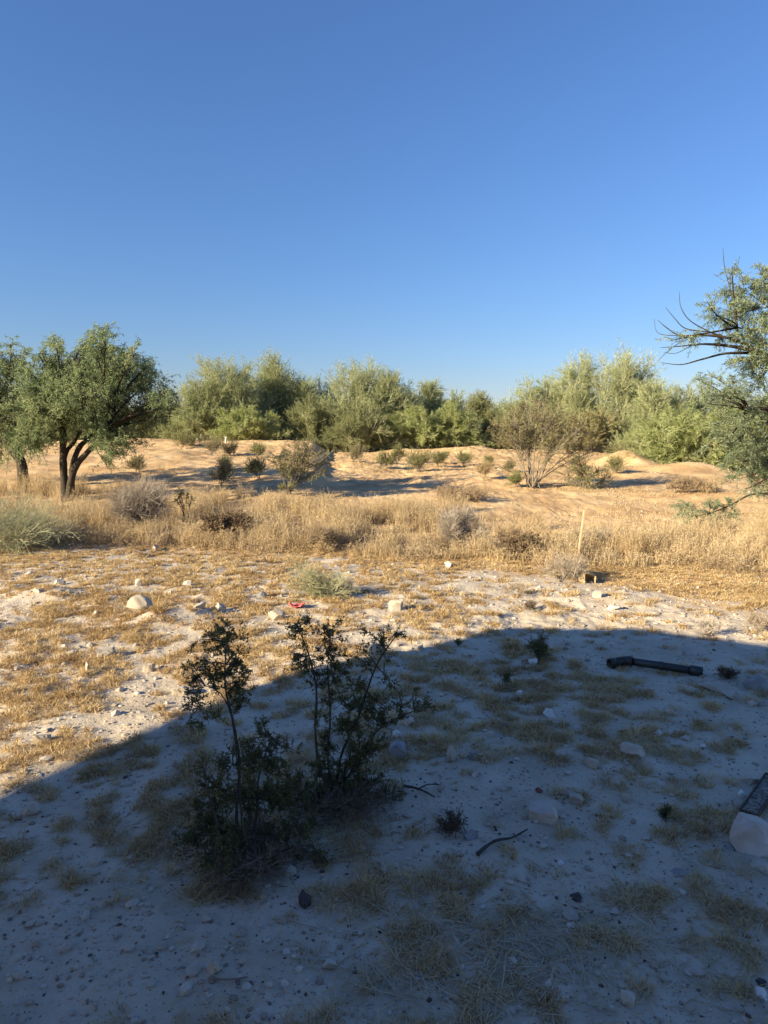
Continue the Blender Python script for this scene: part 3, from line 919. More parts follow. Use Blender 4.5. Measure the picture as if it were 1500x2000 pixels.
# dry tuft on the sand
px_shrub("small straw coloured dry tuft standing alone on the sand slope", 946, 940, 36, 34, 8, 'tall', 'weed', name="dry_tuft", cat="dry plant",
         n1=10, n2=5, n3=5, leaf=(.08, .008), up=1.0, align=.8, l2=.2, low=.3, limb_r=.004)
for lab, px, py, wd, h in [("rusty dry weed patch at the foot of the right hand sand mound", 1345, 962, 110, 26),
                           ("dry brown weed strip on the sand above the wooden stake", 900, 978, 130, 18)]:
    px_shrub(lab, px, py, h, wd, 14, 'weed', 'weed', name="dry_weed_patch", cat="dry plant", n1=12, n2=5, n3=6, leaf=(.06, .010), up=1.0, align=.6,
             l2=.12, low=.2, limb_r=.003, spread=.5)

# ------------------------------------------------------------------ plants in the tall grass band
px_shrub("big bare grey twiggy bush standing in front of the tall grass", 275, 1040, 112, 130, 20, None, 'grey', name="dead_bush", cat="bush",
         n1=34, n2=9, n3=0, l2=.22, up=.5, limb_r=.008, low=.18, tw_r=.0022, flat=1.0, spread=.08)
px_shrub("sprawling grey green broom plant at the left edge of the pad", 22, 1072, 92, 290, 22, 'sage', 'sage', name="broom_bush", cat="bush",
         n1=11, n2=6, n3=4, leaf=(.13, .0055), l2=.34, up=.3, align=.9, limb_r=.006, low=.08, tw_r=.0025, flat=.8, spread=.12)
b0 = gp(366, 1036)
cl = [(350, 960, 9), (345, 975, 8), (372, 975, 9), (355, 985, 8), (380, 1020, 8), (348, 965, 7), (365, 968, 7)]
plant("creosote_sapling", "thin dark creosote sapling leaning beside the bare grey bush", "sapling", b0,
      [tg(x, y, r, b0[1], rs.uniform(-.1, .1)) for x, y, r in cl], 'bark_creo', 'creo', n1=8, n2=4, n3=6, limb_r=.007, l2=.06, leaf=(.022, .010), up=.4,
      start=.6, tw_r=.002, spread=.01, wander=.05)
px_shrub("dark brown heap of dead leaves and twigs below the tall grass", 440, 1058, 66, 120, 16, 'brownclump', 'weed', name="dead_plant", cat="dry plant",
         n1=20, n2=6, n3=8, leaf=(.028, .018), l2=.09, up=.2, align=.2, limb_r=.005, low=.1, tw_r=.002, spread=.2)
px_shrub("pale grey twiggy weed in the middle of the grass band", 895, 1075, 100, 120, 16, None, 'grey', name="dead_bush", cat="bush",
         n1=30, n2=9, n3=0, l2=.14, up=.5, limb_r=.004, low=.2, tw_r=.0016, flat=1.0, spread=.15)
px_shrub("dark brown dead plant left of the wooden stake", 1010, 1092, 62, 90, 14, 'brownclump', 'weed', name="dead_plant", cat="dry plant",
         n1=16, n2=6, n3=6, leaf=(.022, .012), l2=.08, up=.3, align=.3, limb_r=.004, low=.15, tw_r=.0018, spread=.2)
px_shrub("grey brown twiggy weed right behind the wooden stake", 1160, 1080, 60, 90, 12, None, 'grey', name="dead_bush", cat="bush",
         n1=22, n2=7, n3=0, l2=.12, up=.5, limb_r=.004, low=.2, tw_r=.0016, flat=1.0, spread=.15)
px_shrub("low grey weed at the foot of the wooden stake", 1105, 1130, 42, 130, 12, 'weed', 'grey', name="dead_bush", cat="bush",
         n1=18, n2=6, n3=3, leaf=(.012, .006), l2=.08, up=.5, limb_r=.003, low=.15, tw_r=.0014, flat=1.0, spread=.25)
px_shrub("sparse grey brown weed between the dark heap and the centre grass", 620, 1075, 60, 120, 12, None, 'weed', name="dead_bush", cat="bush",
         n1=22, n2=7, n3=0, l2=.12, up=.5, limb_r=.004, low=.2, tw_r=.0018, flat=1.0, spread=.2)
# grey green rabbitbrush on the pad
b0 = gp(640, 1165)
cl = [(585, 1125, 14), (600, 1140, 20), (625, 1150, 22), (655, 1155, 20), (675, 1160, 14), (600, 1115, 10), (580, 1108, 9), (635, 1135, 14), (660, 1140, 12), (570, 1140, 10), (690, 1150, 8), (610, 1160, 12)]
plant("broom_bush", "low wispy grey green broom plant in the sun on the pale pad", "bush", b0,
      [tg(x, y, r * 1.1, b0[1], rs.uniform(-.15, .15), .8) for x, y, r in cl], 'sage', 'sage', n1=16, n2=5, n3=4, limb_r=.0028, l2=.12, leaf=(.055, .0032), up=.35,
      align=.92, start=.2, tw_r=.0014, spread=.06)

# ------------------------------------------------------------------ foreground creosotes in the shade
def near_creosote(label, root, stems, cl, n1=8):
    b = gp(*root)
    Yb = b[1]
    ex, forks = [], []
    for pix, r0 in stems:
        pts = [b.copy()] + [wray(x, y, Yb + dy) for x, y, dy in pix]
        V, F = path_tube([p - b for p in pts], np.linspace(r0, r0 * .3, len(pts)), 6, 5, .06)
        ex.append((V, F, None))
        for a, c in zip(pts[1:], pts[:-1]):
            forks += [a, (a + c) / 2]
    ts = [tg(x, y, r, Yb + dy, rs.uniform(-.06, .10), .9) for x, y, r, dy in cl]
    ts = [(c, tuple(q * (1.18 if c[2] > .45 else 1.0) for q in r)) for c, r in ts]
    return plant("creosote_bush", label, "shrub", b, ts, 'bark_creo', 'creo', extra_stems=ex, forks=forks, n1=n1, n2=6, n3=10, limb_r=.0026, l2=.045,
                 leaf=(.0135, .0056), up=.25, align=.35, start=.2, tw_r=.0010, wander=.10, ljit=.3)


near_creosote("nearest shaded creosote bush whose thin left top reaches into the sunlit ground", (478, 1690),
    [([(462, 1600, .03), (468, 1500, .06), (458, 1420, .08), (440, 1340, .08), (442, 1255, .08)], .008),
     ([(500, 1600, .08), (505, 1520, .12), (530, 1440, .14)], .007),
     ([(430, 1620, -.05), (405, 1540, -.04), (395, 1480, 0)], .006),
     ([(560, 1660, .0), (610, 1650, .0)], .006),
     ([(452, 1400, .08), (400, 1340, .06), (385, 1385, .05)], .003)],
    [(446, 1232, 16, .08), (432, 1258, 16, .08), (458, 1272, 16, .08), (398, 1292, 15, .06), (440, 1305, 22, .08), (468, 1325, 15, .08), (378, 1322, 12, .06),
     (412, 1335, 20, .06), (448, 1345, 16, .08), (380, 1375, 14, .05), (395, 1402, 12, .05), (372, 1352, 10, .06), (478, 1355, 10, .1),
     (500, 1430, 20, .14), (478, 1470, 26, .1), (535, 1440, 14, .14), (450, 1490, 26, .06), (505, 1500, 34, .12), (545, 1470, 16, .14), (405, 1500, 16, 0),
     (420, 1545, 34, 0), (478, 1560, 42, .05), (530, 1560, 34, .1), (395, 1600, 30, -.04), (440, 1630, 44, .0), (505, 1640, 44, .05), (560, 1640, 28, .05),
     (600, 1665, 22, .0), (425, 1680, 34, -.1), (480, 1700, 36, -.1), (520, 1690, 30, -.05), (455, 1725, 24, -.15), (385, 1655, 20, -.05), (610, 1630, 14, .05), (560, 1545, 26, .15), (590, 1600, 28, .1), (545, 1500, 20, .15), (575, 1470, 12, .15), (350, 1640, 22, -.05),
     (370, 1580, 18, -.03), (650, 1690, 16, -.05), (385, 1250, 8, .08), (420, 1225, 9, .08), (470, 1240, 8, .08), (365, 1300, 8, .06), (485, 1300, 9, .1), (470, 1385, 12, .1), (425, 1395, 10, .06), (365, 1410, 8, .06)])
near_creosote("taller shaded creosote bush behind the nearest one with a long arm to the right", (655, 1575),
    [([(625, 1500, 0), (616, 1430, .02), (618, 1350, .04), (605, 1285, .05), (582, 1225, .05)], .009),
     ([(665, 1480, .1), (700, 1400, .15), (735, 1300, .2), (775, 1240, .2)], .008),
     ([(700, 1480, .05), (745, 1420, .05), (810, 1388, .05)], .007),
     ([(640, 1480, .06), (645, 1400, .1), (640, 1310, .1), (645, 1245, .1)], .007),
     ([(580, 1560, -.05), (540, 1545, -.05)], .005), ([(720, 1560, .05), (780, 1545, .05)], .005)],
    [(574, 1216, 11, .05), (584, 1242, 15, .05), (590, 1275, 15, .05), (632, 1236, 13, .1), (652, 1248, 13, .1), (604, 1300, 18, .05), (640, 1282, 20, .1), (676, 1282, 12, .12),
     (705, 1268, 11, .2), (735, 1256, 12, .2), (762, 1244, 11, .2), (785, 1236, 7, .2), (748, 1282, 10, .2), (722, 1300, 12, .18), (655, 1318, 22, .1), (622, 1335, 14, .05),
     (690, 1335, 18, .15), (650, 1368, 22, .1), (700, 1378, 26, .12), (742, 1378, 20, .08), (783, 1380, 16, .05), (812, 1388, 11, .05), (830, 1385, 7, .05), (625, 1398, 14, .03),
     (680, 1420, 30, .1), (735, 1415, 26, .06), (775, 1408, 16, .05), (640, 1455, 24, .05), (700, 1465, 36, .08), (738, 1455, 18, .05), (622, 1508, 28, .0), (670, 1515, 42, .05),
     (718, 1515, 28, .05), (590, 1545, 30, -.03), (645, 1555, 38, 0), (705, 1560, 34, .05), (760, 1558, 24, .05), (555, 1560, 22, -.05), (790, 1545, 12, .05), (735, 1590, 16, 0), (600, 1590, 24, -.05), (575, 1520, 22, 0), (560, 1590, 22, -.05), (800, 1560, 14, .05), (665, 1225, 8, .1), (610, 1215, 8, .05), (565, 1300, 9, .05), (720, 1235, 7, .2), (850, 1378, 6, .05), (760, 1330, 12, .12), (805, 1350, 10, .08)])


for lab, px, py, h, wd in [("tangle of dead twigs at the foot of the nearest bush", 500, 1700, 90, 260), ("brown twig litter heap under the tall shaded bush", 680, 1585, 60, 250)]:
    px_shrub(lab, px, py, h, wd, 16, 'brownclump', 'bark', name="dead_twigs", cat="twigs", n1=12, n2=5, n3=3, leaf=(.012, .004), l2=.06, up=.1, align=.4,
             limb_r=.0022, low=.02, tw_r=.0009, flat=.6, spread=.12)

# ------------------------------------------------------------------ small plants on the pad
def small(label, px, py, h, wd, n, lm, name="seedling", cat="plant", stem='bark_creo', **kw):
    d = dict(n1=8, n2=4, n3=6, limb_r=.0016, l2=.03, leaf=(.009, .004), up=.6, align=.5, low=.15, tw_r=.0007, spread=.008)
    d.update(kw)
    return px_shrub(label, px, py, h, wd, n, lm, stem, name=name, cat=cat, **d)


small("small dark upright plant with a white stone at its foot", 1052, 1292, 66, 50, 10, 'creo', limb_r=.003, leaf=(.014, .006), l2=.05, n1=10)
small("small grey dead twig plant standing right at the shadow's edge", 1385, 1245, 46, 60, 9, None, stem='grey', name="dead_sprig", n3=0, limb_r=.0025, l2=.06, tw_r=.0012)
small("thin single dark sprig in the shade left of the black pipe", 988, 1345, 40, 18, 4, 'creo', limb_r=.002)
small("low dark dead weed just right of the black pipe", 1420, 1325, 26, 48, 8, 'brownclump', name="dead_sprig", n1=10)
small("dark little forked sprig in the shade left of the square flat stone's row", 1297, 1607, 42, 20, 5, 'creo', limb_r=.0015, leaf=(.006, .003))
small("low brown weed beside a blue grey stone in the shaded middle", 880, 1632, 44, 70, 9, 'brownclump', name="dead_sprig", n1=9, leaf=(.007, .004))
small("dry grey weed at the right edge of the sunny pad", 1480, 1235, 40, 60, 9, 'weed', stem='grey', name="dead_sprig", limb_r=.002, l2=.05, leaf=(.012, .005))
small("small brown weed on the sunny pad near the right hand stones", 1035, 1190, 18, 30, 6, 'brownclump', name="dead_sprig")
small("tiny dark sprig at the shadow's edge below the sunny pad", 895, 1262, 14, 14, 3, 'creo')
small("pale dry weed in the sun on the right part of the pad", 1010, 1165, 30, 60, 7, 'weed', stem='weed', name="dead_sprig", l2=.05, leaf=(.012, .005))

# ------------------------------------------------------------------ grasses as stuff
def in_view(X, Y, m=1.08):
    return np.abs(X / np.maximum(Y, .5)) < 0.5626 * m + .25 / np.maximum(Y, .5)


def short_grass():
    N = 84000
    Y = 1.3 * (12.5 / 1.3) ** rs.uniform(0, 1, N) ** .8
    X = rs.uniform(-1, 1, N) * (0.62 * Y + 1.6)
    lo, hi = band_limits(X, Y)
    c = cover(X, Y)
    keep = (c > .44 + rs.uniform(-.05, .08, N)) & (Y < lo + .6)
    keep |= (pad_edge(X, Y) < Y) & (Y < lo + .8) & (rs.uniform(0, 1, N) < .8)
    X, Y, c = X[keep], Y[keep], c[keep]
    # nearer tufts finer and closer together, about 14000 in all
    dens = rs.uniform(0, 1, len(X)) < np.clip(.30 + .06 * Y, 0, .9)
    X, Y, c = X[dens], Y[dens], c[dens]
    n = len(X)
    nb = 26
    tr = rs.uniform(.012, .036, n) * (1 + .03 * Y)
    th = rs.uniform(.014, .050, n) * np.clip(.55 + c, .7, 1.35)
    big = rs.uniform(0, 1, n) < .05
    th[big] *= 1.7
    th *= np.clip(.42 + .11 * Y, .6, 1)
    tn = rs.uniform(0, .6, n)
    k = np.repeat(np.arange(n), nb)
    a = rs.uniform(0, 2 * np.pi, len(k)); rr = np.sqrt(rs.uniform(0, 1, len(k)))
    x = X[k] + np.cos(a) * rr * tr[k]; y = Y[k] + np.sin(a) * rr * tr[k]
    P = np.stack([x, y, zt(x, y)], 1)
    lean = np.stack([np.cos(a), np.sin(a)], 1) * (rr * 1.7)[:, None] + rs.normal(0, .65, (len(k), 2)) + rs.normal(0, .5, (n, 2))[k]
    H = th[k] * rs.uniform(.5, 1.25, len(k))
    V, F, r = blades(P, H, lean, (.0016 + .00055 * Y[k]) * rs.uniform(.7, 1.3, len(k)), np.clip(tn[k] + rs.uniform(0, .6, len(k)), 0, 1))
    o = mk("short_dry_grass", V, F, M['dry'], rnd=r)
    tag(o, "short golden dry grass matted in patches over the pale pad", "dry grass", kind="stuff")
    print("short tufts", n, "blades", len(k))


short_grass()


def straw():
    N = 9000
    Y = 1.4 + 9 * rs.uniform(0, 1, N) ** 1.6
    X = rs.uniform(-1, 1, N) * (0.62 * Y + .2)
    c = cover(X, Y)
    keep = rs.uniform(0, 1, N) < np.clip((c - .30) * 3, .05, 1)
    X, Y = X[keep], Y[keep]
    # extra straw in the matted patch at the bottom and around the shaded bushes
    for px_, py_, s, q in [(900, 1900, .25, 900), (1050, 1850, .2, 400), (420, 1640, .22, 500), (640, 1600, .22, 500), (1330, 1850, .2, 300), (560, 1640, .12, 250)]:
        p = gp(px_, py_)
        X = np.append(X, rs.normal(p[0], s, q)); Y = np.append(Y, rs.normal(p[1], s * .7, q))
    n = len(X)
    a = rs.uniform(0, np.pi, n)
    L = rs.gamma(2.2, .018, n) + .012
    L[rs.uniform(0, 1, n) < .02] *= 2.2
    dx, dy = np.cos(a) * L / 2, np.sin(a) * L / 2
    P0 = np.stack([X - dx, Y - dy, zt(X - dx, Y - dy) + .004], 1)
    P2 = np.stack([X + dx, Y + dy, zt(X + dx, Y + dy) + rs.uniform(.003, .012, n)], 1)
    P1 = (P0 + P2) / 2 + np.stack([rs.normal(0, .05, n) * L, rs.normal(0, .05, n) * L, rs.uniform(.001, .006, n)], 1)
    V, F = tubes(bez(P0, P1, P2, 4), np.ones((n, 4)) * (.0009 + .00025 * Y)[:, None], 3)
    o = mk("straw_litter", V, [F], M['straw'], rnd=np.repeat(rs.uniform(0, 1, n), 12))
    tag(o, "loose pale straw and dead twig bits lying on the ground", "plant litter", kind="stuff")


straw()


def tall_grass():
    N = 26000
    Y = rs.uniform(8, 20, N)
    X = rs.uniform(-1, 1, N) * (0.66 * Y + .3)
    lo, hi = band_limits(X, Y)
    f = (Y - lo) / (hi - lo)
    clump = .9 * fbm(X, Y, .55, 2, 131) + .55 * vnoise(X, Y, 2.2, 137) + .55 * vnoise(X, Y, .22, 139)
    keep = (f > 0) & (f < 1) & (clump > -.01 + rs.uniform(-.12, .15, N) + .5 * np.clip(f - .4, 0, 1))
    X, Y, f, clump = X[keep], Y[keep], f[keep], clump[keep]
    n = len(X)
    Hh = (.20 + .60 * np.clip(clump + .15, 0, 1)) * np.interp(f, [0, .12, .5, 1], [.42, .85, 1.0, .65]) * rs.uniform(.75, 1.2, n)
    Hh *= np.interp(X / Y, [-.5, -.25, .1, .5], [1.12, 1.05, .95, 1.0])
    nb = 16
    k = np.repeat(np.arange(n), nb)
    a = rs.uniform(0, 2 * np.pi, len(k)); rr = np.sqrt(rs.uniform(0, 1, len(k))) * .06
    x = X[k] + np.cos(a) * rr; y = Y[k] + np.sin(a) * rr
    P = np.stack([x, y, zt(x, y)], 1)
    tl = rs.normal(0, .12, (n, 2))[k] + np.array([[.05, .02]])
    lean = np.stack([np.cos(a), np.sin(a)], 1) * (rr * 3)[:, None] + tl + rs.normal(0, .13, (len(k), 2))
    H = Hh[k] * rs.uniform(.45, 1.1, len(k)) ** 1.0
    rnd = np.clip(rs.uniform(0, .5, n)[k] + rs.uniform(0, .6, len(k)), 0, 1)
    V, F, r = blades(P, H, lean, rs.uniform(.003, .0075, len(k)), rnd, .2)
    # feathery seed heads near the tips
    s = rs.uniform(0, 1, len(k)) < .45
    tip = V.reshape(-1, 5, 3)[s, 4]; mid = V.reshape(-1, 5, 3)[s, 2]
    q = 5
    kk = np.repeat(np.arange(len(tip)), q)
    t = rs.uniform(.45, 1.05, len(kk))[:, None]
    p = mid[kk] * (1 - t) + tip[kk] * t
    d = (tip - mid)[kk] / .25 + rs.normal(0, .55, (len(kk), 3))
    lv = leaves(p, d, rs.uniform(.018, .05, len(kk)), rs.uniform(.004, .009, len(kk)), np.clip(rnd[s][kk] + .15, 0, 1))
    V, F, r = merge([(V, F, r), (lv[0], [lv[1]], lv[2])])
    o = mk("tall_dry_grass", V, F, M['tall'], rnd=r)
    tag(o, "tall straw coloured dry grass filling the ditch between pad and sand", "dry grass", kind="stuff")
    print("tall", n, len(k))


tall_grass()


def weeds():
    """grey brown dead forbs mixed through the near side of the grass band, and thin tufts on the sand"""
    N = 14000
    Y = rs.uniform(7, 18, N)
    X = rs.uniform(-1, 1, N) * (0.66 * Y + .3)
    lo, hi = band_limits(X, Y)
    f = (Y - lo) / (hi - lo)
    c = fbm(X, Y, .9, 3, 151)
    keep = (f > -.12) & (f < .75) & (c > -.12 + rs.uniform(-.15, .2, N) + .3 * np.clip(f - .2, 0, 1) + .2 * (X / Y > -.1))
    X, Y = X[keep], Y[keep]
    n = len(X)
    q = 16
    k = np.repeat(np.arange(n), q)
    H = rs.uniform(.12, .34, n)
    d = rs.normal(0, .5, (len(k), 3)); d[:, 2] = np.abs(d[:, 2]) + .5
    t = rs.uniform(0, 1, len(k))
    base = np.stack([X, Y, zt(X, Y)], 1)
    p = base[k] + d * (t * H[k])[:, None] * .8
    lv = leaves(p, rs.normal(0, .7, (len(k), 3)) + d * .5, rs.uniform(.03, .08, len(k)), rs.uniform(.004, .012, len(k)), rs.uniform(0, 1, len(k)))
    o = mk("dead_weeds", lv[0], [lv[1]], M['weed'], rnd=lv[2])
    tag(o, "grey brown dead weeds tangled through the lower side of the grass band", "weeds", kind="stuff")
    # sparse short dry grass on the sand
    N = 26000
    Y = rs.uniform(12, 35, N); X = rs.uniform(-1, 1, N) * (.64 * Y)
    c = fbm(X, Y, 1.6, 4, 171) + .3 * vnoise(X, Y, 5, 173)
    keep = (c > .19 + rs.uniform(-.1, .25, N)) & ((Y > 17) | (rs.uniform(0, 1, N) < .35))
    X, Y = X[keep], Y[keep]; n = len(X)
    k = np.repeat(np.arange(n), 9)
    x = X[k] + rs.normal(0, .07, len(k)); y = Y[k] + rs.normal(0, .07, len(k))
    V, F, r = blades(np.stack([x, y, zt(x, y)], 1), rs.uniform(.02, .09, len(k)), rs.normal(0, .7, (len(k), 2)), rs.uniform(.006, .012, len(k)), rs.uniform(0, 1, len(k)))
    o = mk("sparse_dry_grass", V, F, M['tall'], rnd=r)
    tag(o, "thin scattered dry grass on the orange sand slopes", "dry grass", kind="stuff")


weeds()


# ------------------------------------------------------------------ gravel and stones
def ico(sub):
    import bmesh
    bm = bmesh.new()
    bmesh.ops.create_icosphere(bm, subdivisions=sub, radius=1)
    V = np.array([v.co[:] for v in bm.verts]); F = np.array([[v.index for v in f.verts] for f in bm.faces])
    bm.free()
    return V, F


I1, F1 = ico(1)
I4, F4 = ico(4)


def gravel():
    N = 76000
    Y = 1.3 * (30 / 1.3) ** rs.uniform(0, 1, N)
    X = rs.uniform(-1, 1, N) * (0.62 * Y + 1.5)
    c = cover(X, Y) + .4 * vnoise(X, Y, .5, 201)
    keep = rs.uniform(0, 1, N) < np.clip(1.1 - c * 1.1, .2, 1)
    keep &= (Y < 9) | (rs.uniform(0, 1, N) < .35)
    X, Y = X[keep], Y[keep]
    n = len(X)
    s = np.clip(rs.lognormal(0, .68, n) * .0031, .0014, .022) * (1 + .12 * Y)
    s = np.minimum(s, .03)
    rv = np.where(rs.uniform(0, 1, n) < .16, rs.uniform(0, .4, n), np.clip(rs.beta(4, 2.2, n), 0, 1))
    s = np.where((rv < .35) & (s > .009), s * .55, s)
    A = rs.uniform(.6, 1.3, (n, 3)); A[:, 2] *= .65
    a = rs.uniform(0, 2 * np.pi, n)
    V = I1[None] * (1 + rs.normal(0, .14, (n, len(I1), 1)))
    V = V * A[:, None] * s[:, None, None]
    ca, sa = np.cos(a)[:, None], np.sin(a)[:, None]
    V = np.stack([V[..., 0] * ca - V[..., 1] * sa, V[..., 0] * sa + V[..., 1] * ca, V[..., 2]], -1)
    V += np.stack([X, Y, zt(X, Y) + s * .15], 1)[:, None]
    F = (np.arange(n)[:, None, None] * len(I1) + F1[None]).reshape(-1, 3)
    r = np.repeat(rv, len(I1))
    o = mk("gravel", V.reshape(-1, 3), [F], M['gravel'], rnd=r)
    tag(o, "small mixed gravel and clods scattered over the pad", "gravel", kind="stuff")


gravel()

STONES = [  # label, px, py(centre base), width px, height ratio, material, sink
    ("large domed tan boulder, biggest in the sun on the left pad", 268, 1200, 58, .62, 'stone_tan'),
    ("pale lumpy stone in the sun left of the red scrap", 541, 1212, 36, .6, 'stone_tan'),
    ("blocky tan stone in the sun right of the broom plant", 774, 1192, 26, .7, 'stone_tan'),
    ("upright narrow tan stone in the sun on the left pad", 171, 1316, 16, 1.5, 'stone_tan'),
    ("wedge shaped tan stone lit near the left end of the house shadow", 76, 1455, 36, .55, 'stone_tan'),
    ("smooth round grey stone just inside the shadow at the left edge", 59, 1592, 36, .6, 'stone_pale'),
    ("flat rounded pale stone in the sun near a dark pebble, right of centre", 1200, 1192, 28, .45, 'stone_pale'),
    ("round pale stone at the edge of the dry grass below the brown block", 1166, 1167, 16, .8, 'stone_pale'),
    ("bright white angular stone at the foot of the small dark plant", 1043, 1298, 20, .75, 'stone_white'),
    ("white oval stone alone in the shade right of the tall bush", 1072, 1400, 24, .7, 'stone_white'),
    ("white stone with a dark crack between the oval one and the pipe", 1015, 1360, 16, .75, 'stone_white'),
    ("large pale oval stone in the middle of the right hand shade", 1240, 1482, 48, .55, 'stone_pale'),
    ("upright brownish stone, left one of a standing pair", 885, 1487, 24, 1.2, 'stone_tan'),
    ("upright greyish stone, right one of a standing pair", 923, 1485, 18, 1.1, 'stone_grey'),
    ("blue grey block stone touching the tall bush's right side", 776, 1480, 30, .9, 'stone_grey'),
    ("pale round stone under the tall bush's long right arm", 797, 1418, 24, .75, 'stone_pale'),
    ("small white stone leaning below the long arm of the bush", 776, 1442, 20, .7, 'stone_white'),
    ("flat square pale stone lying alone on the bare shaded sand", 1064, 1606, 50, .5, 'stone_pale'),
    ("very large two toned white and tan rock at the right edge", 1478, 1665, 84, .8, 'stone_two'),
    ("flat pale stone below the black pipe", 1348, 1355, 46, .35, 'stone_pale'),
    ("long flat grey slab stone right of the pipe's lower stone", 1425, 1362, 80, .25, 'stone_tan'),
    ("flat grey rock against the right edge behind the slab stone", 1485, 1350, 60, .45, 'stone_grey'),
    ("grey tan stone half buried left of the large oval one", 1160, 1503, 30, .6, 'stone_tan'),
    ("small white stone directly below the black pipe's middle", 1286, 1436, 16, .65, 'stone_white'),
    ("pale stone low in the dry grass right of the small white one", 1345, 1449, 20, .55, 'stone_pale'),
    ("small pinkish white stone right of the large oval one", 1372, 1462, 12, .8, 'stone_white'),
    ("pale lumpy stone beside the grass tuft above the square stone", 1096, 1480, 20, .8, 'stone_pale'),
    ("tan stone in the shade between the bush arm and the pair", 888, 1372, 20, .65, 'stone_tan'),
    ("small grey stone above the standing pair", 986, 1424, 14, .9, 'stone_grey'),
    ("white angular stone below the mottled board at the right edge", 1450, 1557, 20, .85, 'stone_white'),
    ("pale long stone above the mottled board", 1468, 1534, 28, .5, 'stone_pale'),
    ("grey stone in the dry grass left of the mottled board", 1228, 1565, 24, .7, 'stone_tan'),
    ("pale stone half sunk above the flat square one", 1128, 1570, 26, .6, 'stone_tan'),
    ("dark angular stone standing in the bottom shade below the nearest bush", 593, 1775, 26, 1.1, 'stone_dark'),
    ("small pale crusty stone low in the bottom shade right of the dark one", 645, 1898, 26, .7, 'stone_pale'),
    ("rounded grey stone at the bottom left in the shade", 413, 1905, 28, .75, 'stone_tan'),
    ("pale triangular stone near the bottom right corner", 1225, 1967, 30, .7, 'stone_pale'),
    ("white stone with a dark one behind it at the bottom right edge", 1488, 1951, 24, .65, 'stone_white'),
    ("dark stone behind a white one at the bottom right edge", 1487, 1928, 22, .5, 'stone_dark'),
    ("dark blue grey stone on bare shaded sand, low right of centre", 1124, 1762, 22, .55, 'stone_dark'),
    ("dark smooth stone beside the low brown weed", 918, 1640, 32, .5, 'stone_grey'),
    ("dull red stone alone on the shaded sand", 1053, 1550, 14, .6, 'stone_red'),
    ("tan block in the sun at the left end of the tall bush's shade", 350, 1358, 30, .55, 'stone_tan'),
    ("tan stone with a dark side at the tip of the sunlit wedge", 362, 1390, 20, .8, 'stone_tan'),
    ("pale lumpy block in the sunny left pad beside fine clods", 205, 1284, 30, .6, 'stone_pale'),
    ("small tan stone in the sun right of the lumpy block", 288, 1312, 20, .7, 'stone_tan'),
    ("pale little peaked stone with a small shadow on the left pad", 183, 1357, 16, .75, 'stone_tan'),
    ("pale stone in the sun behind the tall bush's right top", 735, 1283, 44, .6, 'stone_pale'),
    ("small tan stone half across the shadow's edge right of the bush", 824, 1272, 18, .6, 'stone_tan'),
    ("grey stone in the sun with a dark side, above the pale lumpy stone", 510, 1168, 26, .5, 'stone_grey'),
    ("peaked pale stone with a long shadow above the large boulder", 268, 1145, 16, 1.0, 'stone_pale'),
    ("pale wide stone on the far left pad behind the boulder", 117, 1142, 24, .5, 'stone_pale'),
    ("grey stone with a shadow on the far left pad", 72, 1158, 24, .5, 'stone_tan'),
    ("pale stone beside the wide one on the far left pad", 57, 1125, 18, .6, 'stone_pale'),
    ("low pale stone right of the boulder's back", 365, 1146, 24, .5, 'stone_pale'),
    ("flat pale stone right of the large boulder", 388, 1188, 28, .4, 'stone_pale'),
    ("low pale stone in the sun before the broken row, left of centre", 432, 1192, 24, .6, 'stone_pale'),
    ("blue grey rounded stone in front of the bare grey bush", 256, 1050, 14, .7, 'stone_grey'),
    ("small white stone on the sunny pad near the grey bush", 303, 1074, 18, .6, 'stone_pale'),
    ("pale stone in the sun at the far edge of the pad near the centre grass", 876, 1107, 18, .6, 'stone_pale'),
    ("tan stone on the left pad between boulder and shadow", 185, 1204, 18, .6, 'stone_tan'),
    ("pale stone low in the grass left of the upright narrow one", 137, 1282, 16, .7, 'stone_pale'),
    ("small pale stone by dark pebbles in the left sun", 125, 1300, 12, .8, 'stone_pale'),
    ("half sunk tan stone below the sunlit blocky one", 958, 1440, 16, .6, 'stone_pale'),
    ("pale grey stone low right of the two toned rock's left foot", 1428, 1660, 18, .6, 'stone_grey'),
    ("long pale stone under the two toned rock at the right edge", 1492, 1702, 40, .4, 'stone_pale'),
    ("grey flat stone in the shaded grass, lower right", 1330, 1712, 26, .45, 'stone_grey'),
    ("pale stone in shade below the curved dark stick", 1060, 1660, 20, .6, 'stone_pale'),
    ("small white stone under the curved stick's left end", 1098, 1690, 14, .7, 'stone_white'),
    ("pale flat stone between grass tufts low right", 1262, 1642, 16, .6, 'stone_pale'),
    ("pale small stone beside the bush's bottom branch", 730, 1762, 12, .7, 'stone_white'),
]
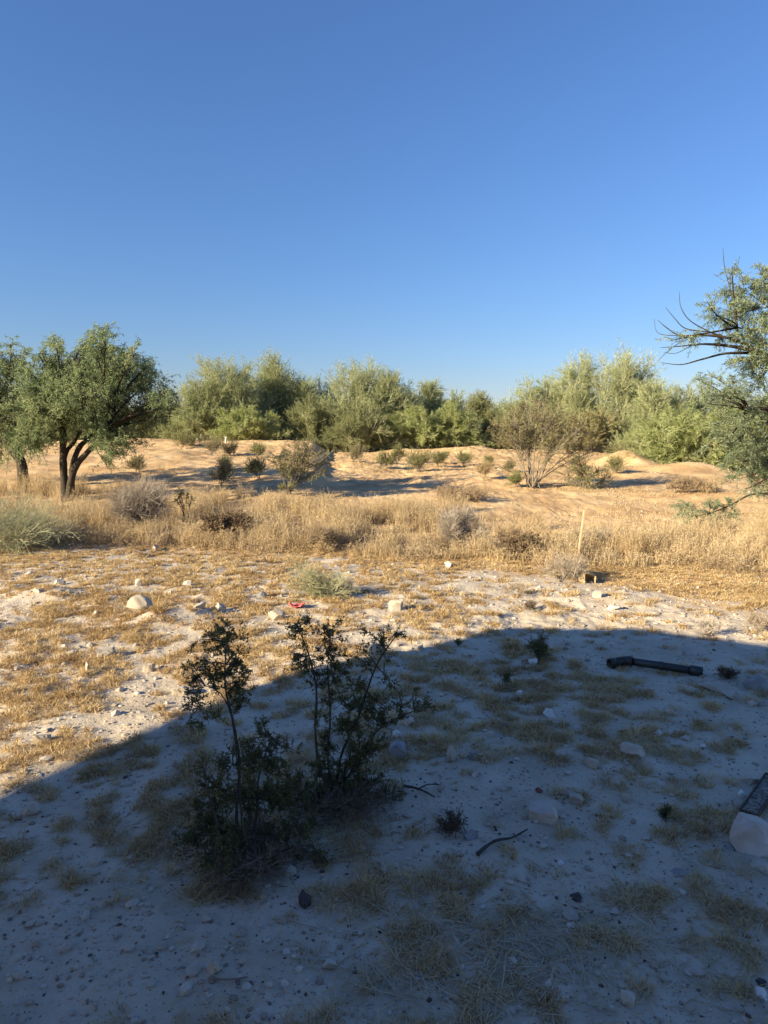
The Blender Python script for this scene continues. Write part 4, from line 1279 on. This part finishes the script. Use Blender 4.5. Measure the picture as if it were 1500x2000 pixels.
for i, (lab, px, py, wpx, hr, mt) in enumerate(STONES):
    p = gp(px, py)
    t = math.hypot(p[1], CAM_H)
    r = wpx * t / FPX / 2
    V = I4.copy()
    rr = np.random.RandomState(100 + i)
    # chop facets
    if 'two toned' in lab: rr = np.random.RandomState(12)
    for k in range(rr.randint(10, 17)):
        nrm = rr.normal(0, 1, 3); nrm /= np.linalg.norm(nrm)
        dd = rr.uniform(.38, .80) if 'two toned' not in lab else rr.uniform(.62, .86)
        s = V @ nrm
        V = V - np.clip(s - dd, 0, None)[:, None] * nrm
    if "square" in lab or "block" in lab:
        V = np.sign(V) * np.abs(V / np.abs(V).max(axis=0)) ** .65
        V = np.clip(V, -.82, .82)
    V /= np.abs(V).max(axis=0)
    V *= 1 + .16 * vnoise(V[:, 0] + V[:, 2] * 1.3, V[:, 1] - V[:, 2] * .7, .35, i)[:, None] + .05 * vnoise(V[:, 0] - V[:, 2], V[:, 1] + V[:, 2], .12, i + 9)[:, None]
    hh = r * 2 * hr
    sink = .28
    V = V * [r, r * rr.uniform(.75, 1.0), hh / (2 - sink * 2)]
    a = rr.uniform(-.3, .3)
    V = np.stack([V[:, 0] * math.cos(a) - V[:, 1] * math.sin(a), V[:, 0] * math.sin(a) + V[:, 1] * math.cos(a), V[:, 2]], 1)
    V[:, 2] += V[:, 0] * rr.uniform(-.2, .2) + hh / (2 - sink * 2) * (1 - sink * 2)
    o = mk("stone", V, [F4], M[mt], smooth=True)
    o.location = (p[0], p[1] + r * .4, p[2] - .004)
    tag(o, lab, "stone", "stones lying on the pad")
    me = o.data
    # keep the chopped edges crisp
    import bmesh
    bm = bmesh.new(); bm.from_mesh(me)
    for ed in bm.edges:
        if len(ed.link_faces) == 2 and ed.calc_face_angle(0) > .42: ed.smooth = False
    bm.to_mesh(me); bm.free()


# ------------------------------------------------------------------ black plastic pipe with elbow
def ring_tube(pts, ro, ri, S=20):
    """hollow tube with open ends"""
    pts = np.array(pts, float)
    P = np.stack([pts, pts]);
    Vo, Fo = tubes(pts[None], np.full((1, len(pts)), ro), S)
    Vi, Fi = tubes(pts[None], np.full((1, len(pts)), ri), S)
    n = len(Vo)
    Fi = Fi[:, ::-1] + n
    a = np.arange(S); b = np.roll(a, -1)
    e0 = np.stack([a, a + n, b + n, b], 1)
    o = n - S
    e1 = np.stack([a + o, b + o, b + o + n, a + o + n], 1)
    return np.concatenate([Vo, Vi]), [np.concatenate([Fo, Fi, e0, e1])]


pA = gp(1226, 1303); pB = gp(1368, 1320)
rp = 17.5 * math.hypot(pA[1], 1.6) / FPX / 2
A = pA + [0, 0, rp + .012]; B = pB + [0, 0, rp * .85]
e = thing("drain_pipe", "black plastic pipe with an elbow at one end lying in the shade", "pipe", (A[0], A[1], pA[2]))
off = np.array([A[0], A[1], pA[2]])
dv = (B - A) / np.linalg.norm(B - A)
V, F = ring_tube([A - off, (A + B) / 2 - off, B - off], rp * .86, rp * .78)
mk("pipe", V, F, M['abs'], e, smooth=True)
LAB = np.linalg.norm(B - A)
for f0, f1, k in [(-.02, .06, 1.12), (.44, .50, .95), (.86, 1.03, 1.10)]:
    V, F = ring_tube([A + dv * LAB * f0 - off, A + dv * LAB * f1 - off], rp * k, rp * .8)
    mk("coupling", V, F, M['abs'], e, smooth=True)
# elbow
th = np.linspace(0, R(50), 9)
side = np.array([dv[1], -dv[0], 0]); side = side if side[1] < 0 else -side
Rb = rp * 3.0
el = [A - dv * math.sin(t) * Rb + side * (1 - math.cos(t)) * Rb - np.array([0, 0, 1]) * 0.012 * t - off for t in th]
dl = el[-1] - el[-2]; dl /= np.linalg.norm(dl)
el.append(el[-1] + dl * rp * .8)
V, F = ring_tube(el, rp * 1.02, rp * .82)
ob = mk("elbow", V, F, M['abs'], e, smooth=True)
V, F = ring_tube([el[-1] - dl * rp * .3, el[-1] + dl * rp * .9], rp * 1.18, rp * .84)
mk("hub", V, F, M['abs'], ob, smooth=True)


# ------------------------------------------------------------------ wooden survey stake
def box(V0, sx, sy, sz, bev=.0):
    import bmesh
    bm = bmesh.new()
    bmesh.ops.create_cube(bm, size=1)
    bmesh.ops.scale(bm, vec=(sx, sy, sz), verts=bm.verts)
    bmesh.ops.translate(bm, vec=V0, verts=bm.verts)
    if bev: bmesh.ops.bevel(bm, geom=bm.edges[:], offset=bev, segments=2, affect='EDGES')
    bm.verts.ensure_lookup_table()
    V = np.array([v.co[:] for v in bm.verts])
    F = {}
    for f in bm.faces: F.setdefault(len(f.verts), []).append([v.index for v in f.verts])
    bm.free()
    return V, [np.array(x) for x in F.values()]


pb = gp(1126, 1108)
top = wray(1142, 996, pb[1])
Ls = np.linalg.norm(top - pb)
e = thing("survey_stake", "slim wooden stake with faded orange top leaning in the dry grass", "stake", pb)
e.rotation_euler = Vector(top - pb).to_track_quat('Z', 'Y').to_euler()
V, F = box((0, 0, Ls * .46 - .05), .05, .02, Ls * .92 + .1, .002)
mk("shaft", V, F, M['wood'], e)
V, F = box((0, 0, Ls * .96 + .001), .051, .021, Ls * .08, .002)
mk("painted_top", V, F, M['orange'], e)

# small pale marker on the berm
pb = gp(441, 864)
e = thing("marker_post", "tiny pale marker post on top of the left berm before the trees", "post", pb)
V, F = path_tube([(0, 0, -.05), (0, 0, .1), (.01, 0, .22)], [.05, .045, .035], 8, 3)
mk("post", V, F, M['white'], e, smooth=True)
V, F = box((0.01, 0, .24), .1, .08, .05, .01)
mk("cap", V, F, M['white'], e)


# ------------------------------------------------------------------ red scrap, hollow block, board, sticks
def crumple(p, sx, sy, mat, name, label, cat, thick=.004, seed=1, amp=.02, rz=0):
    n = 18
    u, v = np.meshgrid(np.linspace(-1, 1, n), np.linspace(-1, 1, n))
    edge = 1 + .18 * vnoise(u * 2, v * 2, .6, seed)
    x = u * sx / 2 * edge; y = v * sy / 2 * edge * (1 - .35 * np.abs(u))
    z = amp * (vnoise(u, v, .5, seed) + .5 * vnoise(u, v, .2, seed + 1)) + amp * .9 * u * u + .012
    top = np.stack([x, y, z], -1).reshape(-1, 3); bot = top - [0, 0, thick]
    i = np.arange(n * n).reshape(n, n)
    q = np.stack([i[:-1, :-1], i[:-1, 1:], i[1:, 1:], i[1:, :-1]], -1).reshape(-1, 4)
    b = np.concatenate([i[0, :], i[1:, -1], i[-1, -2::-1], i[-2:0:-1, 0]])
    nb = np.roll(b, -1); N = n * n
    F = np.concatenate([q, q[:, ::-1] + N, np.stack([b, b + N, nb + N, nb], 1)])
    o = mk(name, np.concatenate([top, bot]), [F], mat, smooth=True)
    o.location = p; o.rotation_euler = (0, 0, rz)
    return tag(o, label, cat)


crumple(gp(580, 1187) + [0, 0, .004], .15, .14, M['red'], "plastic_scrap", "faded red crumpled plastic scrap on the sunny pad below the broom plant", "scrap", seed=4, amp=.035)


def hollow_block():
    import bmesh
    p = gp(1151, 1141)
    bm = bmesh.new()
    bmesh.ops.create_cube(bm, size=1)
    bmesh.ops.scale(bm, vec=(.15, .14, .105), verts=bm.verts)
    fr = [f for f in bm.faces if f.normal.y < -.9]
    r = bmesh.ops.inset_region(bm, faces=fr, thickness=.026)
    bmesh.ops.translate(bm, vec=(0.01, .09, -.01), verts=list({v for f in fr for v in f.verts}))
    bmesh.ops.bevel(bm, geom=bm.edges[:], offset=.006, segments=2, affect='EDGES')
    rr = np.random.RandomState(3)
    for v in bm.verts:
        v.co.x += rr.normal(0, .003); v.co.z += rr.normal(0, .004) + (.02 if v.co.x < 0 and v.co.z > 0 else 0)
    me = bpy.data.meshes.new("broken_block"); bm.to_mesh(me); bm.free()
    me.materials.append(M['brick'])
    o = bpy.data.objects.new("broken_block", me); COL.objects.link(o)
    o.location = (p[0], p[1] + .1, p[2] + .035); o.rotation_euler = (R(-6), R(6), R(22))
    tag(o, "brown hollow block with a dark opening at the edge of the dry grass", "block")


hollow_block()

p0 = gp(1462, 1598); p1 = gp(1512, 1528)
d = p1 - p0; Lb = 0.42
ang = math.atan2(d[1], d[0])
e = thing("mottled_board", "narrow dark rimmed board with mottled pale face lying at the right edge", "board", p0 + [0, 0, .012], rz=ang)
V, F = box((Lb / 2, 0, 0), Lb, .060, .020, .003)
mk("panel", V, F, M['mottled'], e)
for y in (-.0335, .0335):
    V, F = box((Lb / 2, y, .001), Lb, .008, .024, .002); mk("rim", V, F, M['iron'], e)
for x in (-.0045, Lb + .0045):
    V, F = box((x, 0, .001), .008, .075, .024, .002); mk("rim", V, F, M['iron'], e)


def stick(label, pix, r0, mat='bark_creo', lift=.01, name="dead_stick", forks=()):
    pts = [gp(*q) + [0, 0, lift * (1 + i % 2)] for i, q in enumerate(pix)]
    o0 = pts[0].copy()
    parts = []
    V, F = path_tube([q - o0 for q in pts], np.linspace(r0, r0 * .4, len(pts)), 6, 5, .08)
    parts.append((V, F, None))
    for fk in forks:
        q = [gp(*a) + [0, 0, lift * 1.5 + .01 * i] - o0 for i, a in enumerate(fk)]
        V, F = path_tube(q, np.linspace(r0 * .6, r0 * .25, len(q)), 5, 4, .08)
        parts.append((V, F, None))
    V, F, _ = merge(parts)
    o = mk(name, V, F, M[mat], smooth=True)
    o.location = o0
    tag(o, label, "stick")


stick("dark curved stick lying on the shaded sand below the square stone", [(932, 1675), (965, 1655), (1000, 1642), (1030, 1630)], .008)
stick("forked grey branch lying at the foot of the tall shaded bush", [(575, 1520), (600, 1565), (595, 1585), (560, 1605)], .009, 'grey', .03, forks=[[(590, 1545), (560, 1550), (540, 1560)]])
stick("long thin dark branch reaching right from the tall bush's foot", [(560, 1628), (620, 1622), (660, 1600), (700, 1580)], .007, 'bark', .02)
stick("crooked branch on the sand right of the tall bush's foot", [(790, 1540), (820, 1552), (850, 1562)], .007, 'bark_creo', .012, forks=[[(815, 1550), (835, 1545), (858, 1548)]])
stick("short pale twig standing out left of the nearest bush", [(345, 1632), (357, 1650), (358, 1675)], .006, 'grey', .012)
stick("thin pale twig on bare ground near the bottom left", [(410, 1918), (450, 1924), (485, 1916)], .004, 'grey', .006)
stick("long straw pale stem lying across the matted straw at the bottom", [(700, 1775), (760, 1870), (830, 1940), (880, 1990)], .0022, 'straw', .012)
stick("thin curved stick on the sunny pad left of the small brown weed", [(905, 1168), (925, 1163), (945, 1170)], .008, 'bark', .01)
stick("bleached branch sticking up from the dark brown heap", [(415, 1050), (430, 1035), (450, 1018)], .008, 'grey', .16)


# ------------------------------------------------------------------ the house behind the viewer, whose roof shades the front
def house():
    H = 3.1
    sh = np.array([math.cos(SUN_DIR), math.sin(SUN_DIR)]) / math.tan(SUN_EL)
    dE = np.array([math.cos(R(-31)), math.sin(R(-31))]); dN = np.array([math.cos(R(59)), math.sin(R(59))])
    ed = []
    for q in [(0, 1585), (560, 1330), (720, 1282), (860, 1260), (950, 1243), (1000, 1226), (1250, 1228), (1490, 1258)]:
        p = gp(*q); ed.append(p[:2] - sh * (H - p[2]))
    A, Z = ed[0], ed[-1]
    A2 = A - dN * 7.0
    Z2 = Z + dE * 9.0
    back = A2 + dE * np.dot(Z2 - A2, dE)
    poly = [A2] + ed + [Z2, back]
    o0 = ed[1]
    e = thing("house", "tan stucco house behind the viewer whose wide flat roof shades the foreground", "house", (o0[0], o0[1], 0), rz=R(-31))
    loc = lambda p: (float(np.dot(p - o0, dE)), float(np.dot(p - o0, dN)))
    L = [loc(p) for p in poly][::-1]
    n = len(L); t = .12
    V = np.array([(x, y, H) for x, y in L] + [(x, y, H - t) for x, y in L])
    sd = np.array([[i, i + n, (i + 1) % n + n, (i + 1) % n] for i in range(n)])
    mk("roof", V, [sd, np.arange(n)[None], np.arange(n, 2 * n)[None, ::-1]], M['stucco'], e)
    bx, by = loc(back); zx, zy = loc(Z)
    x0, x1 = 4.6, bx - .4
    y1, y0 = zy - 2.3, by + .3
    V, F = box(((x0 + x1) / 2, (y0 + y1) / 2, (H - t) / 2 - .1), x1 - x0, y1 - y0, H - t + .19, .01)
    mk("walls", V, F, M['stucco_wall'], e)
    ax, ay = loc(A2)
    V, F = box((ax + .35, ay + .6, (H - t) / 2 - .1), .14, .14, H - t + .19, .01)
    mk("post", V, F, M['stucco_wall'], e)
    for x in (x0 + 2, x0 + 5.5):
        V, F = box((x, y1 + .03, 1.4), 1.5, .08, 1.2, .01); fo = mk("window", V, F, M['white'], e)
        V, F = box((x, y1 + .075, 1.4), 1.34, .02, 1.04, 0); mk("pane", V, F, M['glass'], fo)


house()
print("objects", len(bpy.data.objects), "faces", sum(len(m.polygons) for m in bpy.data.meshes))
